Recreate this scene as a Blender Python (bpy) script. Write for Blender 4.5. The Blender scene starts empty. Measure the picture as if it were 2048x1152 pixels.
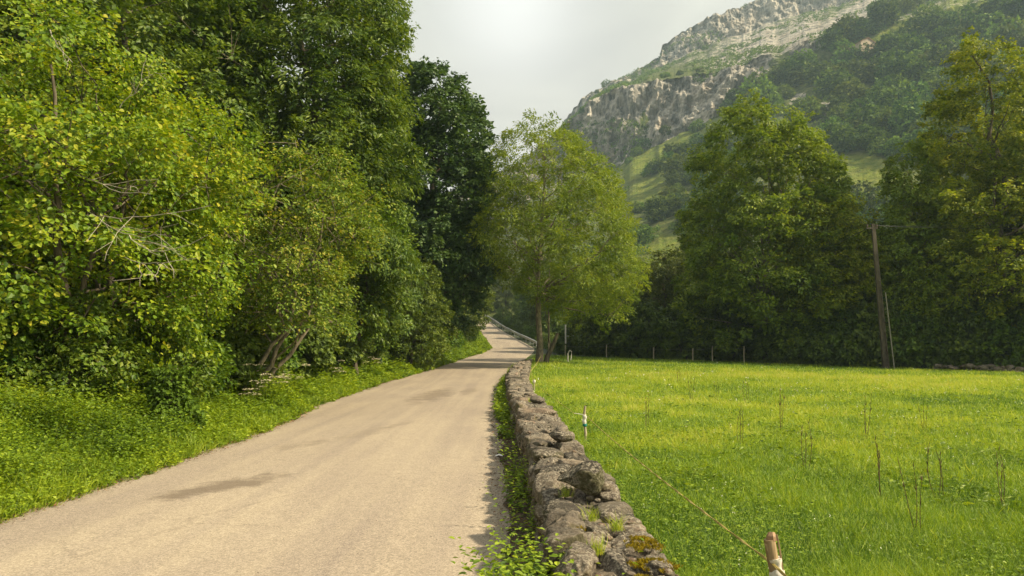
import bpy, math
import numpy as np
from mathutils import Vector, Matrix, Euler

# ------------------------------------------------------------------ camera, sky, sun, exposure
scene = bpy.context.scene
COL = scene.collection
F = 1500.0                      # focal length in pixels of the 2048 px wide photograph
PITCH = math.radians(4.35)
cam = bpy.data.cameras.new('camera'); camo = bpy.data.objects.new('camera', cam); COL.objects.link(camo)
camo.location = (0, 0, 1.6); camo.rotation_euler = (math.pi/2 + PITCH, 0, 0)
cam.sensor_width = 36; cam.lens = 36*F/2048; cam.clip_start = 0.05; cam.clip_end = 6000
scene.camera = camo
scene.render.resolution_x = 1024; scene.render.resolution_y = 576
scene.view_settings.view_transform = 'Standard'; scene.view_settings.look = 'None'
scene.view_settings.exposure = 0.85; scene.view_settings.gamma = 1.0
scene.cycles.use_denoising = True
scene.cycles.max_bounces = 6; scene.cycles.diffuse_bounces = 3; scene.cycles.transmission_bounces = 4
scene.cycles.transparent_max_bounces = 4; scene.cycles.volume_bounces = 0; scene.cycles.glossy_bounces = 2
scene.cycles.use_adaptive_sampling = True; scene.cycles.adaptive_threshold = 0.02

SUN_EL = math.radians(42); SUN_AZ = math.radians(103)    # azimuth measured from the view direction towards the right
sd = Vector((math.sin(SUN_AZ)*math.cos(SUN_EL), math.cos(SUN_AZ)*math.cos(SUN_EL), math.sin(SUN_EL)))
sun = bpy.data.lights.new('sun', 'SUN'); suno = bpy.data.objects.new('sun', sun); COL.objects.link(suno)
sun.energy = 5.0; sun.angle = math.radians(3.0); sun.color = (1.0, 0.84, 0.58)
suno.rotation_euler = sd.to_track_quat('Z', 'Y').to_euler(); suno.location = (60, 30, 60)

def N(nt, typ, **kw):
    n = nt.nodes.new(typ)
    for k, v in kw.items():
        if k.startswith('i_'):
            key = k[2:]
            key = int(key) if key.isdigit() else key.replace('_', ' ')
            n.inputs[key].default_value = v
        else: setattr(n, k, v)
    return n
def ramp(nt, stops, fac=None, interp='LINEAR'):
    r = nt.nodes.new('ShaderNodeValToRGB'); cr = r.color_ramp; cr.interpolation = interp
    while len(cr.elements) < len(stops): cr.elements.new(0.5)
    for e, (p, c) in zip(cr.elements, stops):
        e.position = p; e.color = (c[0], c[1], c[2], 1) if hasattr(c, '__len__') else (c, c, c, 1)
    if fac is not None: nt.links.new(fac, r.inputs[0])
    return r
def mix(nt, fac, a, b, typ='MIX'):
    m = nt.nodes.new('ShaderNodeMix'); m.data_type = 'RGBA'; m.blend_type = typ
    for sock, v in ((m.inputs['Factor'], fac), (m.inputs[6], a), (m.inputs[7], b)):
        if isinstance(v, bpy.types.NodeSocket): nt.links.new(v, sock)
        elif hasattr(v, '__len__'): sock.default_value = (v[0], v[1], v[2], 1)
        else: sock.default_value = v
    return m.outputs[2]
def mth(nt, op, a, b=0.0, c=None, clamp=False):
    m = nt.nodes.new('ShaderNodeMath'); m.operation = op; m.use_clamp = clamp
    for s, v in zip(m.inputs, (a, b, c)):
        if v is None: continue
        if isinstance(v, bpy.types.NodeSocket): nt.links.new(v, s)
        else: s.default_value = v
    return m.outputs[0]

world = bpy.data.worlds.new('World'); scene.world = world; world.use_nodes = True
nt = world.node_tree; nt.nodes.clear()
out = N(nt, 'ShaderNodeOutputWorld'); bg = N(nt, 'ShaderNodeBackground', i_Strength=0.10)
sky = N(nt, 'ShaderNodeTexSky', sky_type='NISHITA', sun_disc=False, sun_elevation=SUN_EL, sun_rotation=SUN_AZ)
tc = N(nt, 'ShaderNodeTexCoord')
mp = N(nt, 'ShaderNodeMapping'); mp.inputs['Scale'].default_value = (1.2, 1.2, 3.2); nt.links.new(tc.outputs['Generated'], mp.inputs[0])
ns = N(nt, 'ShaderNodeTexNoise', i_Scale=2.3, i_Detail=5.0, i_Roughness=0.5, i_Distortion=0.6); nt.links.new(mp.outputs[0], ns.inputs['Vector'])
cloud = ramp(nt, [(0.36, (3.95, 3.75, 3.4)), (0.5, (4.6, 4.38, 3.85)), (0.62, (5.3, 5.05, 4.35))], ns.outputs[0])
# a bright thin spot in the cloud deck
vd = N(nt, 'ShaderNodeVectorMath', operation='DOT_PRODUCT'); nt.links.new(tc.outputs['Generated'], vd.inputs[0])
gd = Vector((0.0, 1.0, 0.47)).normalized(); vd.inputs[1].default_value = gd
sp = mth(nt, 'POWER', mth(nt, 'MAXIMUM', vd.outputs['Value'], 0.0), 260.0)
cl2 = mix(nt, mth(nt, 'MULTIPLY', sp, 0.85, clamp=True), cloud.outputs[0], (6.8, 6.6, 6.3))
skm = mix(nt, 0.95, sky.outputs[0], cl2)
nt.links.new(skm, bg.inputs[0]); nt.links.new(bg.outputs[0], out.inputs[0])

# ------------------------------------------------------------------ helpers
def rgen(seed): return np.random.default_rng(seed)
def hash3(ix, iy, iz, seed):
    h = (ix.astype(np.int64)*374761393 + iy.astype(np.int64)*668265263 + iz.astype(np.int64)*2147483647 + seed*974711) & 0x7fffffff
    h = ((h ^ (h >> 13))*1274126177) & 0x7fffffff
    h = (h ^ (h >> 16)) & 0xffff
    return h/65535.0
def vnoise(p, f=1.0, seed=0):
    q = np.asarray(p, float)*f; i = np.floor(q).astype(np.int64); t = q-i; t = t*t*(3-2*t)
    r = 0
    for dx in (0, 1):
        wx = t[..., 0] if dx else 1-t[..., 0]
        for dy in (0, 1):
            wy = t[..., 1] if dy else 1-t[..., 1]
            for dz in (0, 1):
                wz = t[..., 2] if dz else 1-t[..., 2]
                r = r + wx*wy*wz*hash3(i[..., 0]+dx, i[..., 1]+dy, i[..., 2]+dz, seed)
    return r
def fbm(p, f=1.0, seed=0, o=4, g=0.5):
    s = 0; a = 1; tot = 0
    for k in range(o):
        s = s + a*vnoise(p, f, seed+k*7); tot += a; a *= g; f *= 2.03
    return s/tot
def nrm(v):
    return v/np.maximum(np.linalg.norm(v, axis=-1, keepdims=True), 1e-9)
def sm(a, b, x):
    t = np.clip((x-a)/(b-a), 0, 1); return t*t*(3-2*t)

class MB:
    """collects polygons as numpy blocks and links them as ONE mesh"""
    def __init__(s): s.v = []; s.f = []; s.a = []; s.n = 0
    def add(s, v, f, a=0.5):
        v = np.asarray(v, np.float32).reshape(-1, 3); f = np.asarray(f, np.int64)
        s.f.append(f+s.n); s.v.append(v); s.n += len(v)
        s.a.append(np.broadcast_to(np.asarray(a, np.float32), (len(f),)))
    def mesh(s, name, mat, smooth=False):
        me = bpy.data.meshes.new(name)
        v = np.concatenate(s.v); me.vertices.add(len(v)); me.vertices.foreach_set('co', v.ravel())
        loops = np.concatenate([f.ravel() for f in s.f]); sizes = np.concatenate([np.full(len(f), f.shape[1]) for f in s.f])
        me.loops.add(len(loops)); me.loops.foreach_set('vertex_index', loops.astype(np.int32))
        me.polygons.add(len(sizes)); st = np.concatenate([[0], np.cumsum(sizes)[:-1]])
        me.polygons.foreach_set('loop_start', st.astype(np.int32))
        at = me.attributes.new('tint', 'FLOAT', 'FACE'); at.data.foreach_set('value', np.concatenate(s.a).astype(np.float32))
        me.update(calc_edges=True)
        me.polygons.foreach_set('use_smooth', np.full(len(sizes), smooth)); me.update()
        if mat: me.materials.append(mat)
        return me
    def build(s, name, mat, parent=None, smooth=False, loc=None):
        o = bpy.data.objects.new(name, s.mesh(name, mat, smooth)); COL.objects.link(o)
        if parent: o.parent = parent
        if loc is not None: o.location = loc
        return o

def tag(o, label=None, cat=None, group=None, kind=None):
    if label: o['label'] = label
    if cat: o['category'] = cat
    if group: o['group'] = group
    if kind: o['kind'] = kind
    return o
def empty(name, loc, rz=0.0):
    o = bpy.data.objects.new(name, None); COL.objects.link(o); o.location = loc; o.rotation_euler = (0, 0, rz)
    o.empty_display_size = 0.3; return o
def copy_tree(o, parent=None):
    c = o.copy(); COL.objects.link(c)
    if parent: c.parent = parent
    for ch in list(o.children): copy_tree(ch, c)
    return c

def P(px, py, d):
    """world point seen at a pixel of the 2048 px photograph, d metres ahead of the camera (used to survey the place)"""
    rx = (px-1024)/F; ry = (576-py)/F
    c, s = math.cos(PITCH), math.sin(PITCH)
    y = c - ry*s; z = s + ry*c
    k = d/y
    return (rx*k, d, 1.6+z*k)
def PXY(x, y, z):
    c, s = math.cos(PITCH), math.sin(PITCH)
    dz = z-1.6
    dep = y*c + dz*s; up = -y*s + dz*c
    return 1024+F*x/dep, 576-F*up/dep

def tube(mb, pts, rad, n=6, tint=0.5, caps=True):
    pts = np.asarray(pts, float); rad = np.broadcast_to(np.asarray(rad, float), (len(pts),))
    t = nrm(np.gradient(pts, axis=0))
    ref = np.array([0.0, 0, 1]) if abs(t[:, 2].mean()) < 0.85 else np.array([1.0, 0, 0])
    a = nrm(np.cross(t, ref)); b = np.cross(t, a)
    th = np.linspace(0, 2*math.pi, n, endpoint=False)
    ring = pts[:, None, :] + rad[:, None, None]*(a[:, None, :]*np.cos(th)[None, :, None] + b[:, None, :]*np.sin(th)[None, :, None])
    m = len(pts); idx = np.arange(m*n).reshape(m, n)
    f = np.stack([idx[:-1], np.roll(idx[:-1], -1, 1), np.roll(idx[1:], -1, 1), idx[1:]], -1).reshape(-1, 4)
    mb.add(ring, f, tint)
    if caps:
        mb.add(ring[-1], [list(range(n))], tint); mb.add(ring[0], [list(range(n))[::-1]], tint)
def box(mb, lo, hi, tint=0.5, M=None):
    x0, y0, z0 = lo; x1, y1, z1 = hi
    v = np.array([(x0,y0,z0),(x1,y0,z0),(x1,y1,z0),(x0,y1,z0),(x0,y0,z1),(x1,y0,z1),(x1,y1,z1),(x0,y1,z1)], float)
    if M is not None: v = np.array([M @ Vector(p) for p in v])
    mb.add(v, [(0,3,2,1),(4,5,6,7),(0,1,5,4),(1,2,6,5),(2,3,7,6),(3,0,4,7)], tint)

TEMPL = {
 'kite': ([(0,0,0),(.42,.5,.06),(1,0,-.05),(.42,-.5,.06)], [(0,3,2,1)]),
 'oval': ([(0,0,0),(.25,-.42,.05),(.62,-.46,.05),(1,0,-.10),(.62,.46,.05),(.25,.42,.05)], [(0,1,2,3),(0,3,4,5)]),
 'blade': ([(0,-.5,0),(0,.5,0),(.55,-.34,.10),(.55,.34,.10),(1,0,.0)], [(0,2,3,1)]),
 'tri': ([(0,-.5,0),(0,.5,0),(1,0,0)], [(0,2,1)]),
}
def leaves(mb, pos, axis, normal, L, W, shape='kite', tint=0.5, bend=0.0):
    pos = np.asarray(pos, float); n = len(pos)
    axis = nrm(axis); side = nrm(np.cross(normal, axis)); nn = np.cross(axis, side)
    T, faces = TEMPL[shape]; T = np.array(T, float)
    L = np.broadcast_to(L, (n,)); W = np.broadcast_to(W, (n,)); bend = np.broadcast_to(bend, (n,))
    v = (pos[:, None, :] + (T[None, :, 0]*L[:, None])[..., None]*axis[:, None, :]
         + (T[None, :, 1]*W[:, None])[..., None]*side[:, None, :]
         + ((T[None, :, 2]*L[:, None]) - (T[None, :, 0]**2)*bend[:, None]*L[:, None])[..., None]*nn[:, None, :])
    k = len(T); base = (np.arange(n)*k)[:, None]
    tint = np.broadcast_to(tint, (n,))
    first = True
    for f in faces:
        ff = base + np.array(f)[None, :]
        if first: mb.add(v, ff, tint); off = mb.n - len(v)*k; first = False
        else:
            mb.f.append(ff+off); mb.a.append(np.asarray(tint, np.float32))
    if shape == 'blade':
        mb.f.append(base+np.array((2, 4, 3))[None, :]+off); mb.a.append(np.asarray(tint, np.float32))

# ------------------------------------------------------------------ materials
def newmat(name):
    m = bpy.data.materials.new(name); m.use_nodes = True; nt = m.node_tree; nt.nodes.clear()
    return m, nt, N(nt, 'ShaderNodeOutputMaterial')
def foliage(name, cols, trans=0.35, rough=0.5, spec=0.35, objvar=0.0, clump=0.0):
    m, nt, out = newmat(name)
    at = N(nt, 'ShaderNodeAttribute', attribute_name='tint')
    r = ramp(nt, [(i/(len(cols)-1), c) for i, c in enumerate(cols)], at.outputs['Fac'])
    col = r.outputs[0]
    if objvar:
        oi = N(nt, 'ShaderNodeObjectInfo')
        hs = N(nt, 'ShaderNodeHueSaturation', i_Saturation=1.0)
        nt.links.new(mth(nt, 'MULTIPLY_ADD', oi.outputs['Random'], 0.05*objvar, 0.5-0.03*objvar), hs.inputs['Hue'])
        nt.links.new(mth(nt, 'MULTIPLY_ADD', oi.outputs['Random'], 0.7*objvar, 1-0.35*objvar), hs.inputs['Value'])
        nt.links.new(col, hs.inputs['Color']); col = hs.outputs[0]
    p = N(nt, 'ShaderNodeBsdfPrincipled', i_Roughness=rough); p.inputs['Specular IOR Level'].default_value = spec
    nt.links.new(col, p.inputs['Base Color'])
    t = N(nt, 'ShaderNodeBsdfTranslucent'); 
    tcol = mix(nt, 1.0, col, (1.35, 1.25, 0.55), 'MULTIPLY'); nt.links.new(tcol, t.inputs[0])
    ms = N(nt, 'ShaderNodeMixShader', i_Fac=trans); nt.links.new(p.outputs[0], ms.inputs[1]); nt.links.new(t.outputs[0], ms.inputs[2])
    nt.links.new(ms.outputs[0], out.inputs[0]); return m
def simple(name, c1, c2=None, scale=8.0, rough=0.8, bump=0.0, stretch=(1, 1, 1), spec=0.3, metal=0.0, detail=6.0):
    m, nt, out = newmat(name)
    p = N(nt, 'ShaderNodeBsdfPrincipled', i_Roughness=rough, i_Metallic=metal); p.inputs['Specular IOR Level'].default_value = spec
    tc = N(nt, 'ShaderNodeTexCoord'); mp = N(nt, 'ShaderNodeMapping'); mp.inputs['Scale'].default_value = stretch
    nt.links.new(tc.outputs['Object'], mp.inputs[0])
    n = N(nt, 'ShaderNodeTexNoise', i_Scale=scale, i_Detail=detail, i_Roughness=0.6); nt.links.new(mp.outputs[0], n.inputs['Vector'])
    r = ramp(nt, [(0.35, c1), (0.65, c2 or c1)], n.outputs[0]); nt.links.new(r.outputs[0], p.inputs['Base Color'])
    if bump:
        b = N(nt, 'ShaderNodeBump', i_Strength=bump, i_Distance=0.02); nt.links.new(n.outputs[0], b.inputs['Height']); nt.links.new(b.outputs[0], p.inputs['Normal'])
    nt.links.new(p.outputs[0], out.inputs[0]); return m

M_bark = simple('bark', (0.05, 0.042, 0.03), (0.16, 0.135, 0.095), 9, 0.9, 0.8, (1, 1, .25))
M_barkpale = simple('pale_bark', (0.10, 0.085, 0.06), (0.30, 0.26, 0.18), 12, 0.85, 0.6, (1, 1, .4))
M_dead = simple('dead_wood', (0.30, 0.27, 0.22), (0.52, 0.47, 0.40), 14, 0.85, 0.4)
M_hazel = foliage('hazel_leaves', [(.05,.10,.012), (.11,.20,.014), (.185,.29,.018), (.30,.38,.022), (.44,.42,.04)], .38, .5, .3)
M_olive = foliage('olive_leaves', [(.04,.085,.012), (.09,.165,.016), (.16,.245,.022), (.24,.31,.028), (.34,.31,.05)], .32, .55, .3)
M_bright = foliage('bright_leaves', [(.03,.08,.010), (.085,.17,.014), (.16,.26,.02), (.24,.33,.03)], .35)
M_green = foliage('green_leaves', [(.03,.068,.014), (.07,.13,.018), (.135,.205,.024), (.22,.285,.03)], .33)
M_dark = foliage('dark_leaves', [(.028,.065,.028), (.055,.11,.034), (.09,.16,.040), (.14,.21,.05)], .25)
M_ash = foliage('ash_leaves', [(.055,.11,.016), (.12,.195,.020), (.20,.28,.024), (.30,.36,.03)], .38)
M_wood = foliage('woodland_leaves', [(.036,.072,.016), (.09,.145,.02), (.16,.225,.026), (.25,.31,.035)], .30, objvar=.5)
M_yellow = foliage('yellow_leaves', [(.05,.095,.010), (.12,.18,.012), (.22,.28,.015), (.36,.38,.025)], .42)
M_hill = foliage('hillside_leaves', [(.03,.075,.018), (.08,.145,.022), (.14,.22,.028), (.23,.32,.035)], .22, .6, .2, objvar=.9)
M_hedge = foliage('hedge_leaves', [(.036,.075,.018), (.09,.15,.025), (.15,.225,.032), (.23,.30,.04)], .32, objvar=.4)
M_verge = foliage('verge_leaves', [(.055,.11,.010), (.15,.245,.014), (.26,.36,.018), (.38,.46,.03)], .36)
M_bramble = foliage('bramble_leaves', [(.03,.075,.012), (.08,.15,.016), (.15,.23,.020), (.25,.30,.035)], .30, objvar=.35)
M_ivy = foliage('ivy_leaves', [(.05,.095,.012), (.11,.19,.018), (.18,.28,.025)], .3, .65, .15)
M_grass = foliage('meadow_grass', [(.065,.14,.018), (.17,.28,.026), (.30,.40,.036), (.42,.49,.05), (.52,.50,.14)], .40, .5, .3)
M_flower = simple('cream_flowers', (.55,.48,.32), (.75,.70,.52), 30)
M_white = simple('white_flowers', (.65,.65,.55), (.8,.8,.7), 30)
M_stalk = simple('dry_stalk', (.07,.045,.03), (.14,.09,.05), 20)
M_moss = foliage('moss', [(.13,.12,.012), (.26,.20,.015), (.36,.27,.02)], .1, .9, .1)
M_litter = foliage('leaf_litter', [(.05,.03,.018), (.11,.065,.035), (.18,.10,.05), (.28,.14,.06)], .05, .8, .2)

# asphalt road
def N_add(nt, v, c, k):
    a = N(nt, 'ShaderNodeVectorMath', operation='MULTIPLY_ADD'); nt.links.new(c, a.inputs[0]); a.inputs[1].default_value = (k, k, k); nt.links.new(v, a.inputs[2]); return a.outputs[0]
def road_mat():
    m, nt, out = newmat('asphalt'); tc = N(nt, 'ShaderNodeTexCoord')
    g = N(nt, 'ShaderNodeNewGeometry'); pos = g.outputs['Position']
    mp = N(nt, 'ShaderNodeMapping'); mp.inputs['Scale'].default_value = (1.0, 0.28, 1); nt.links.new(pos, mp.inputs[0])
    big = N(nt, 'ShaderNodeTexNoise', i_Scale=0.9, i_Detail=5.0, i_Roughness=0.55); nt.links.new(mp.outputs[0], big.inputs['Vector'])
    fine = N(nt, 'ShaderNodeTexNoise', i_Scale=90.0, i_Detail=3.0, i_Roughness=0.7); nt.links.new(pos, fine.inputs['Vector'])
    mid = N(nt, 'ShaderNodeTexNoise', i_Scale=9.0, i_Detail=6.0, i_Roughness=0.7); nt.links.new(pos, mid.inputs['Vector'])
    base = ramp(nt, [(0.40, (.235,.20,.17)), (0.5, (.315,.27,.21)), (0.60, (.40,.345,.255))], big.outputs[0]).outputs[0]
    mp2 = N(nt, 'ShaderNodeMapping'); mp2.inputs['Scale'].default_value = (2.6, 0.05, 1); nt.links.new(pos, mp2.inputs[0])
    trk = N(nt, 'ShaderNodeTexNoise', i_Scale=1.0, i_Detail=4.0); nt.links.new(mp2.outputs[0], trk.inputs['Vector'])
    base = mix(nt, 0.35, base, ramp(nt, [(0.40, (.19,.16,.14)), (0.60, (.46,.39,.27))], trk.outputs[0]).outputs[0])
    agg = N(nt, 'ShaderNodeTexVoronoi', i_Scale=60.0); nt.links.new(pos, agg.inputs['Vector'])
    base = mix(nt, 0.5, base, ramp(nt, [(0.36, (.10,.085,.07)), (0.64, (.56,.47,.37))], fine.outputs[0]).outputs[0])
    bw = N(nt, 'ShaderNodeRGBToBW'); nt.links.new(agg.outputs['Color'], bw.inputs[0]); base = mix(nt, 0.30, base, ramp(nt, [(0.2, .2), (0.8, .8)], bw.outputs[0]).outputs[0], 'OVERLAY')
    crk = N(nt, 'ShaderNodeTexVoronoi', feature='DISTANCE_TO_EDGE', i_Scale=.55); nt.links.new(N_add(nt, pos, mid.outputs['Color'], .35), crk.inputs['Vector'])
    cm = mth(nt, 'MULTIPLY', ramp(nt, [(0.0, 1.0), (0.010, 0.0)], crk.outputs['Distance']).outputs[0], ramp(nt, [(.50, 0.0), (.60, 1.0)], big.outputs[0]).outputs[0])
    base = mix(nt, mth(nt, 'MULTIPLY', cm, .45), base, (.10,.08,.065))
    base = mix(nt, 0.16, base, ramp(nt, [(0.3, (.15,.12,.10)), (0.7, (.38,.31,.23))], mid.outputs[0]).outputs[0])
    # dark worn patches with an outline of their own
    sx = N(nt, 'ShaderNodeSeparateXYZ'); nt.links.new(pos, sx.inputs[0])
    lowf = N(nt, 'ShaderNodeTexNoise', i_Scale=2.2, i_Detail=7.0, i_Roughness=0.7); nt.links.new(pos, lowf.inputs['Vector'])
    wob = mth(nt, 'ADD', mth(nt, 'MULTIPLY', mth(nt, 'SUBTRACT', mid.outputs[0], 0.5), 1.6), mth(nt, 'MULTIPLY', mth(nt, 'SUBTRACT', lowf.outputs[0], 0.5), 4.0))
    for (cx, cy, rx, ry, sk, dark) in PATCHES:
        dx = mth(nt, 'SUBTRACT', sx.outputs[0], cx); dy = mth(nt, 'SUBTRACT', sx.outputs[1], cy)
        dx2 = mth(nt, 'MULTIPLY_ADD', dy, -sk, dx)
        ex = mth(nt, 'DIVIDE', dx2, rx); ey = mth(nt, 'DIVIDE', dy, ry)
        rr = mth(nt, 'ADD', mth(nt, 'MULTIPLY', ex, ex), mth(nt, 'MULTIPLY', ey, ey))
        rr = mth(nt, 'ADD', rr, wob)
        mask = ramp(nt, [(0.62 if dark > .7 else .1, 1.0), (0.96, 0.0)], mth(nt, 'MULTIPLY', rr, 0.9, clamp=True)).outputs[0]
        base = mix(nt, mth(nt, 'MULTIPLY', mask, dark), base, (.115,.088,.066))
    p = N(nt, 'ShaderNodeBsdfPrincipled', i_Roughness=0.82); p.inputs['Specular IOR Level'].default_value = 0.25
    nt.links.new(base, p.inputs['Base Color'])
    b = N(nt, 'ShaderNodeBump', i_Strength=0.35, i_Distance=0.006); nt.links.new(fine.outputs[0], b.inputs['Height']); nt.links.new(b.outputs[0], p.inputs['Normal'])
    nt.links.new(p.outputs[0], out.inputs[0]); return m
# x, y, half width, half length, skew, darkness
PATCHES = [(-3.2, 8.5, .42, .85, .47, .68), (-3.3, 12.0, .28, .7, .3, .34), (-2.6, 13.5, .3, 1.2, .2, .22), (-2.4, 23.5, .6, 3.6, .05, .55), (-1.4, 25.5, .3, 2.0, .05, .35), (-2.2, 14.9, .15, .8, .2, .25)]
M_road = road_mat()

def ground_mat():
    m, nt, out = newmat('soil_and_turf'); g = N(nt, 'ShaderNodeNewGeometry')
    n = N(nt, 'ShaderNodeTexNoise', i_Scale=2.5, i_Detail=8.0, i_Roughness=0.65); nt.links.new(g.outputs['Position'], n.inputs['Vector'])
    at = N(nt, 'ShaderNodeAttribute', attribute_name='field')
    fieldc = ramp(nt, [(.3, (.07,.12,.010)), (.55, (.15,.22,.012)), (.75, (.25,.29,.02))], n.outputs[0])
    woodc = ramp(nt, [(.3, (.018,.022,.010)), (.6, (.035,.05,.015)), (.8, (.06,.075,.02))], n.outputs[0])
    c = mix(nt, at.outputs['Fac'], woodc.outputs[0], fieldc.outputs[0])
    p = N(nt, 'ShaderNodeBsdfPrincipled', i_Roughness=0.95); nt.links.new(c, p.inputs['Base Color'])
    b = N(nt, 'ShaderNodeBump', i_Strength=0.6, i_Distance=0.05); nt.links.new(n.outputs[0], b.inputs['Height']); nt.links.new(b.outputs[0], p.inputs['Normal'])
    nt.links.new(p.outputs[0], out.inputs[0]); return m
M_ground = ground_mat()

def stone_mat():
    m, nt, out = newmat('wall_stone'); g = N(nt, 'ShaderNodeNewGeometry'); at = N(nt, 'ShaderNodeAttribute', attribute_name='tint')
    pos = g.outputs['Position']
    n1 = N(nt, 'ShaderNodeTexNoise', i_Scale=7.0, i_Detail=8.0, i_Roughness=0.68); nt.links.new(pos, n1.inputs['Vector'])
    n2 = N(nt, 'ShaderNodeTexNoise', i_Scale=42.0, i_Detail=6.0, i_Roughness=0.7); nt.links.new(pos, n2.inputs['Vector'])
    n3 = N(nt, 'ShaderNodeTexNoise', i_Scale=2.2, i_Detail=3.0); nt.links.new(pos, n3.inputs['Vector'])
    vo = N(nt, 'ShaderNodeTexVoronoi', i_Scale=24.0); nt.links.new(pos, vo.inputs['Vector'])
    base = ramp(nt, [(.0, (.07,.063,.055)), (.35, (.135,.118,.098)), (.7, (.20,.17,.135)), (1, (.22,.15,.11))], at.outputs['Fac']).outputs[0]
    base = mix(nt, 1.0, base, ramp(nt, [(.32, (.38,.38,.40)), (.5, (.95,.93,.9)), (.68, (1.6,1.5,1.35))], n1.outputs[0]).outputs[0], 'MULTIPLY')
    # pale lichen crust
    lm = mth(nt, 'MULTIPLY', ramp(nt, [(.50, 0.0), (.56, 1.0)], n2.outputs[0]).outputs[0], ramp(nt, [(.38, 0.1), (.55, 1.0)], n3.outputs[0]).outputs[0])
    base = mix(nt, mth(nt, 'MULTIPLY', lm, 0.75), base, (.42,.38,.30))
    base = mix(nt, ramp(nt, [(.0, 1.0), (.22, 0.0)], vo.outputs['Distance']).outputs[0], base, (.075,.06,.05))
    # green moss on the road face
    sn = N(nt, 'ShaderNodeSeparateXYZ'); nt.links.new(g.outputs['Normal'], sn.inputs[0])
    n4 = N(nt, 'ShaderNodeTexNoise', i_Scale=3.5, i_Detail=5.0); nt.links.new(pos, n4.inputs['Vector'])
    mm = mth(nt, 'MULTIPLY', ramp(nt, [(.46, 0.0), (.58, 1.0)], n4.outputs[0]).outputs[0], ramp(nt, [(.35, 1.0), (.75, 0.12)], sn.outputs[2]).outputs[0])
    base = mix(nt, mth(nt, 'MULTIPLY', mm, .55), base, (.085,.088,.030))
    p = N(nt, 'ShaderNodeBsdfPrincipled', i_Roughness=0.9); p.inputs['Specular IOR Level'].default_value = 0.2
    nt.links.new(base, p.inputs['Base Color'])
    hh = mth(nt, 'ADD', n1.outputs[0], mth(nt, 'MULTIPLY', n2.outputs[0], 0.5))
    b = N(nt, 'ShaderNodeBump', i_Strength=1.0, i_Distance=0.05); nt.links.new(hh, b.inputs['Height']); nt.links.new(b.outputs[0], p.inputs['Normal'])
    nt.links.new(p.outputs[0], out.inputs[0]); return m
M_stone = stone_mat()

def mountain_mat():
    m, nt, out = newmat('limestone_and_turf'); g = N(nt, 'ShaderNodeNewGeometry'); pos = g.outputs['Position']
    rk = N(nt, 'ShaderNodeAttribute', attribute_name='rock'); pa = N(nt, 'ShaderNodeAttribute', attribute_name='pale')
    n1 = N(nt, 'ShaderNodeTexNoise', i_Scale=0.05, i_Detail=9.0, i_Roughness=0.68); nt.links.new(pos, n1.inputs['Vector'])
    mp = N(nt, 'ShaderNodeMapping'); mp.inputs['Scale'].default_value = (1, .5, 0.16); nt.links.new(pos, mp.inputs[0])
    n2 = N(nt, 'ShaderNodeTexNoise', i_Scale=0.26, i_Detail=8.0, i_Roughness=0.68, i_Distortion=0.3); nt.links.new(mp.outputs[0], n2.inputs['Vector'])
    n3 = N(nt, 'ShaderNodeTexNoise', i_Scale=0.35, i_Detail=6.0, i_Roughness=0.7); nt.links.new(pos, n3.inputs['Vector'])
    rock = ramp(nt, [(.36, (.085,.085,.08)), (.46, (.25,.24,.215)), (.54, (.43,.40,.345)), (.64, (.58,.54,.46))], n2.outputs[0]).outputs[0]
    rock = mix(nt, ramp(nt, [(.5, 0.0), (.62, 1.0)], n1.outputs[0]).outputs[0], rock, mix(nt, .35, rock, (.36,.28,.20)))
    gr = ramp(nt, [(.34, (.05,.08,.025)), (.5, (.10,.125,.04)), (.64, (.17,.175,.065))], n3.outputs[0]).outputs[0]
    n5 = N(nt, 'ShaderNodeTexNoise', i_Scale=0.10, i_Detail=6.0, i_Roughness=0.75); nt.links.new(pos, n5.inputs['Vector'])
    gr = mix(nt, 1.0, gr, ramp(nt, [(.35, (.6,.65,.6)), (.65, (1.35,1.3,1.2))], n5.outputs[0]).outputs[0], 'MULTIPLY')
    gr = mix(nt, mth(nt, 'MULTIPLY', pa.outputs['Fac'], ramp(nt, [(.34, .25), (.56, 1.0)], n5.outputs[0]).outputs[0]), gr, ramp(nt, [(.36, (.11,.17,.022)), (.62, (.24,.26,.045))], n3.outputs[0]).outputs[0])
    f = mth(nt, 'ADD', rk.outputs['Fac'], mth(nt, 'MULTIPLY', mth(nt, 'SUBTRACT', n3.outputs[0], 0.5), 1.5))
    f = mth(nt, 'ADD', f, mth(nt, 'MULTIPLY', mth(nt, 'SUBTRACT', n1.outputs[0], 0.5), 1.0))
    c = mix(nt, ramp(nt, [(.44, 0.0), (.56, 1.0)], f).outputs[0], gr, rock)
    p = N(nt, 'ShaderNodeBsdfPrincipled', i_Roughness=0.95); p.inputs['Specular IOR Level'].default_value = 0.1
    nt.links.new(c, p.inputs['Base Color'])
    b = N(nt, 'ShaderNodeBump', i_Strength=1.0, i_Distance=2.5); nt.links.new(mth(nt, 'ADD', n2.outputs[0], mth(nt, 'MULTIPLY', n3.outputs[0], .5)), b.inputs['Height']); nt.links.new(b.outputs[0], p.inputs['Normal'])
    nt.links.new(p.outputs[0], out.inputs[0]); return m
M_mount = mountain_mat()

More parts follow.
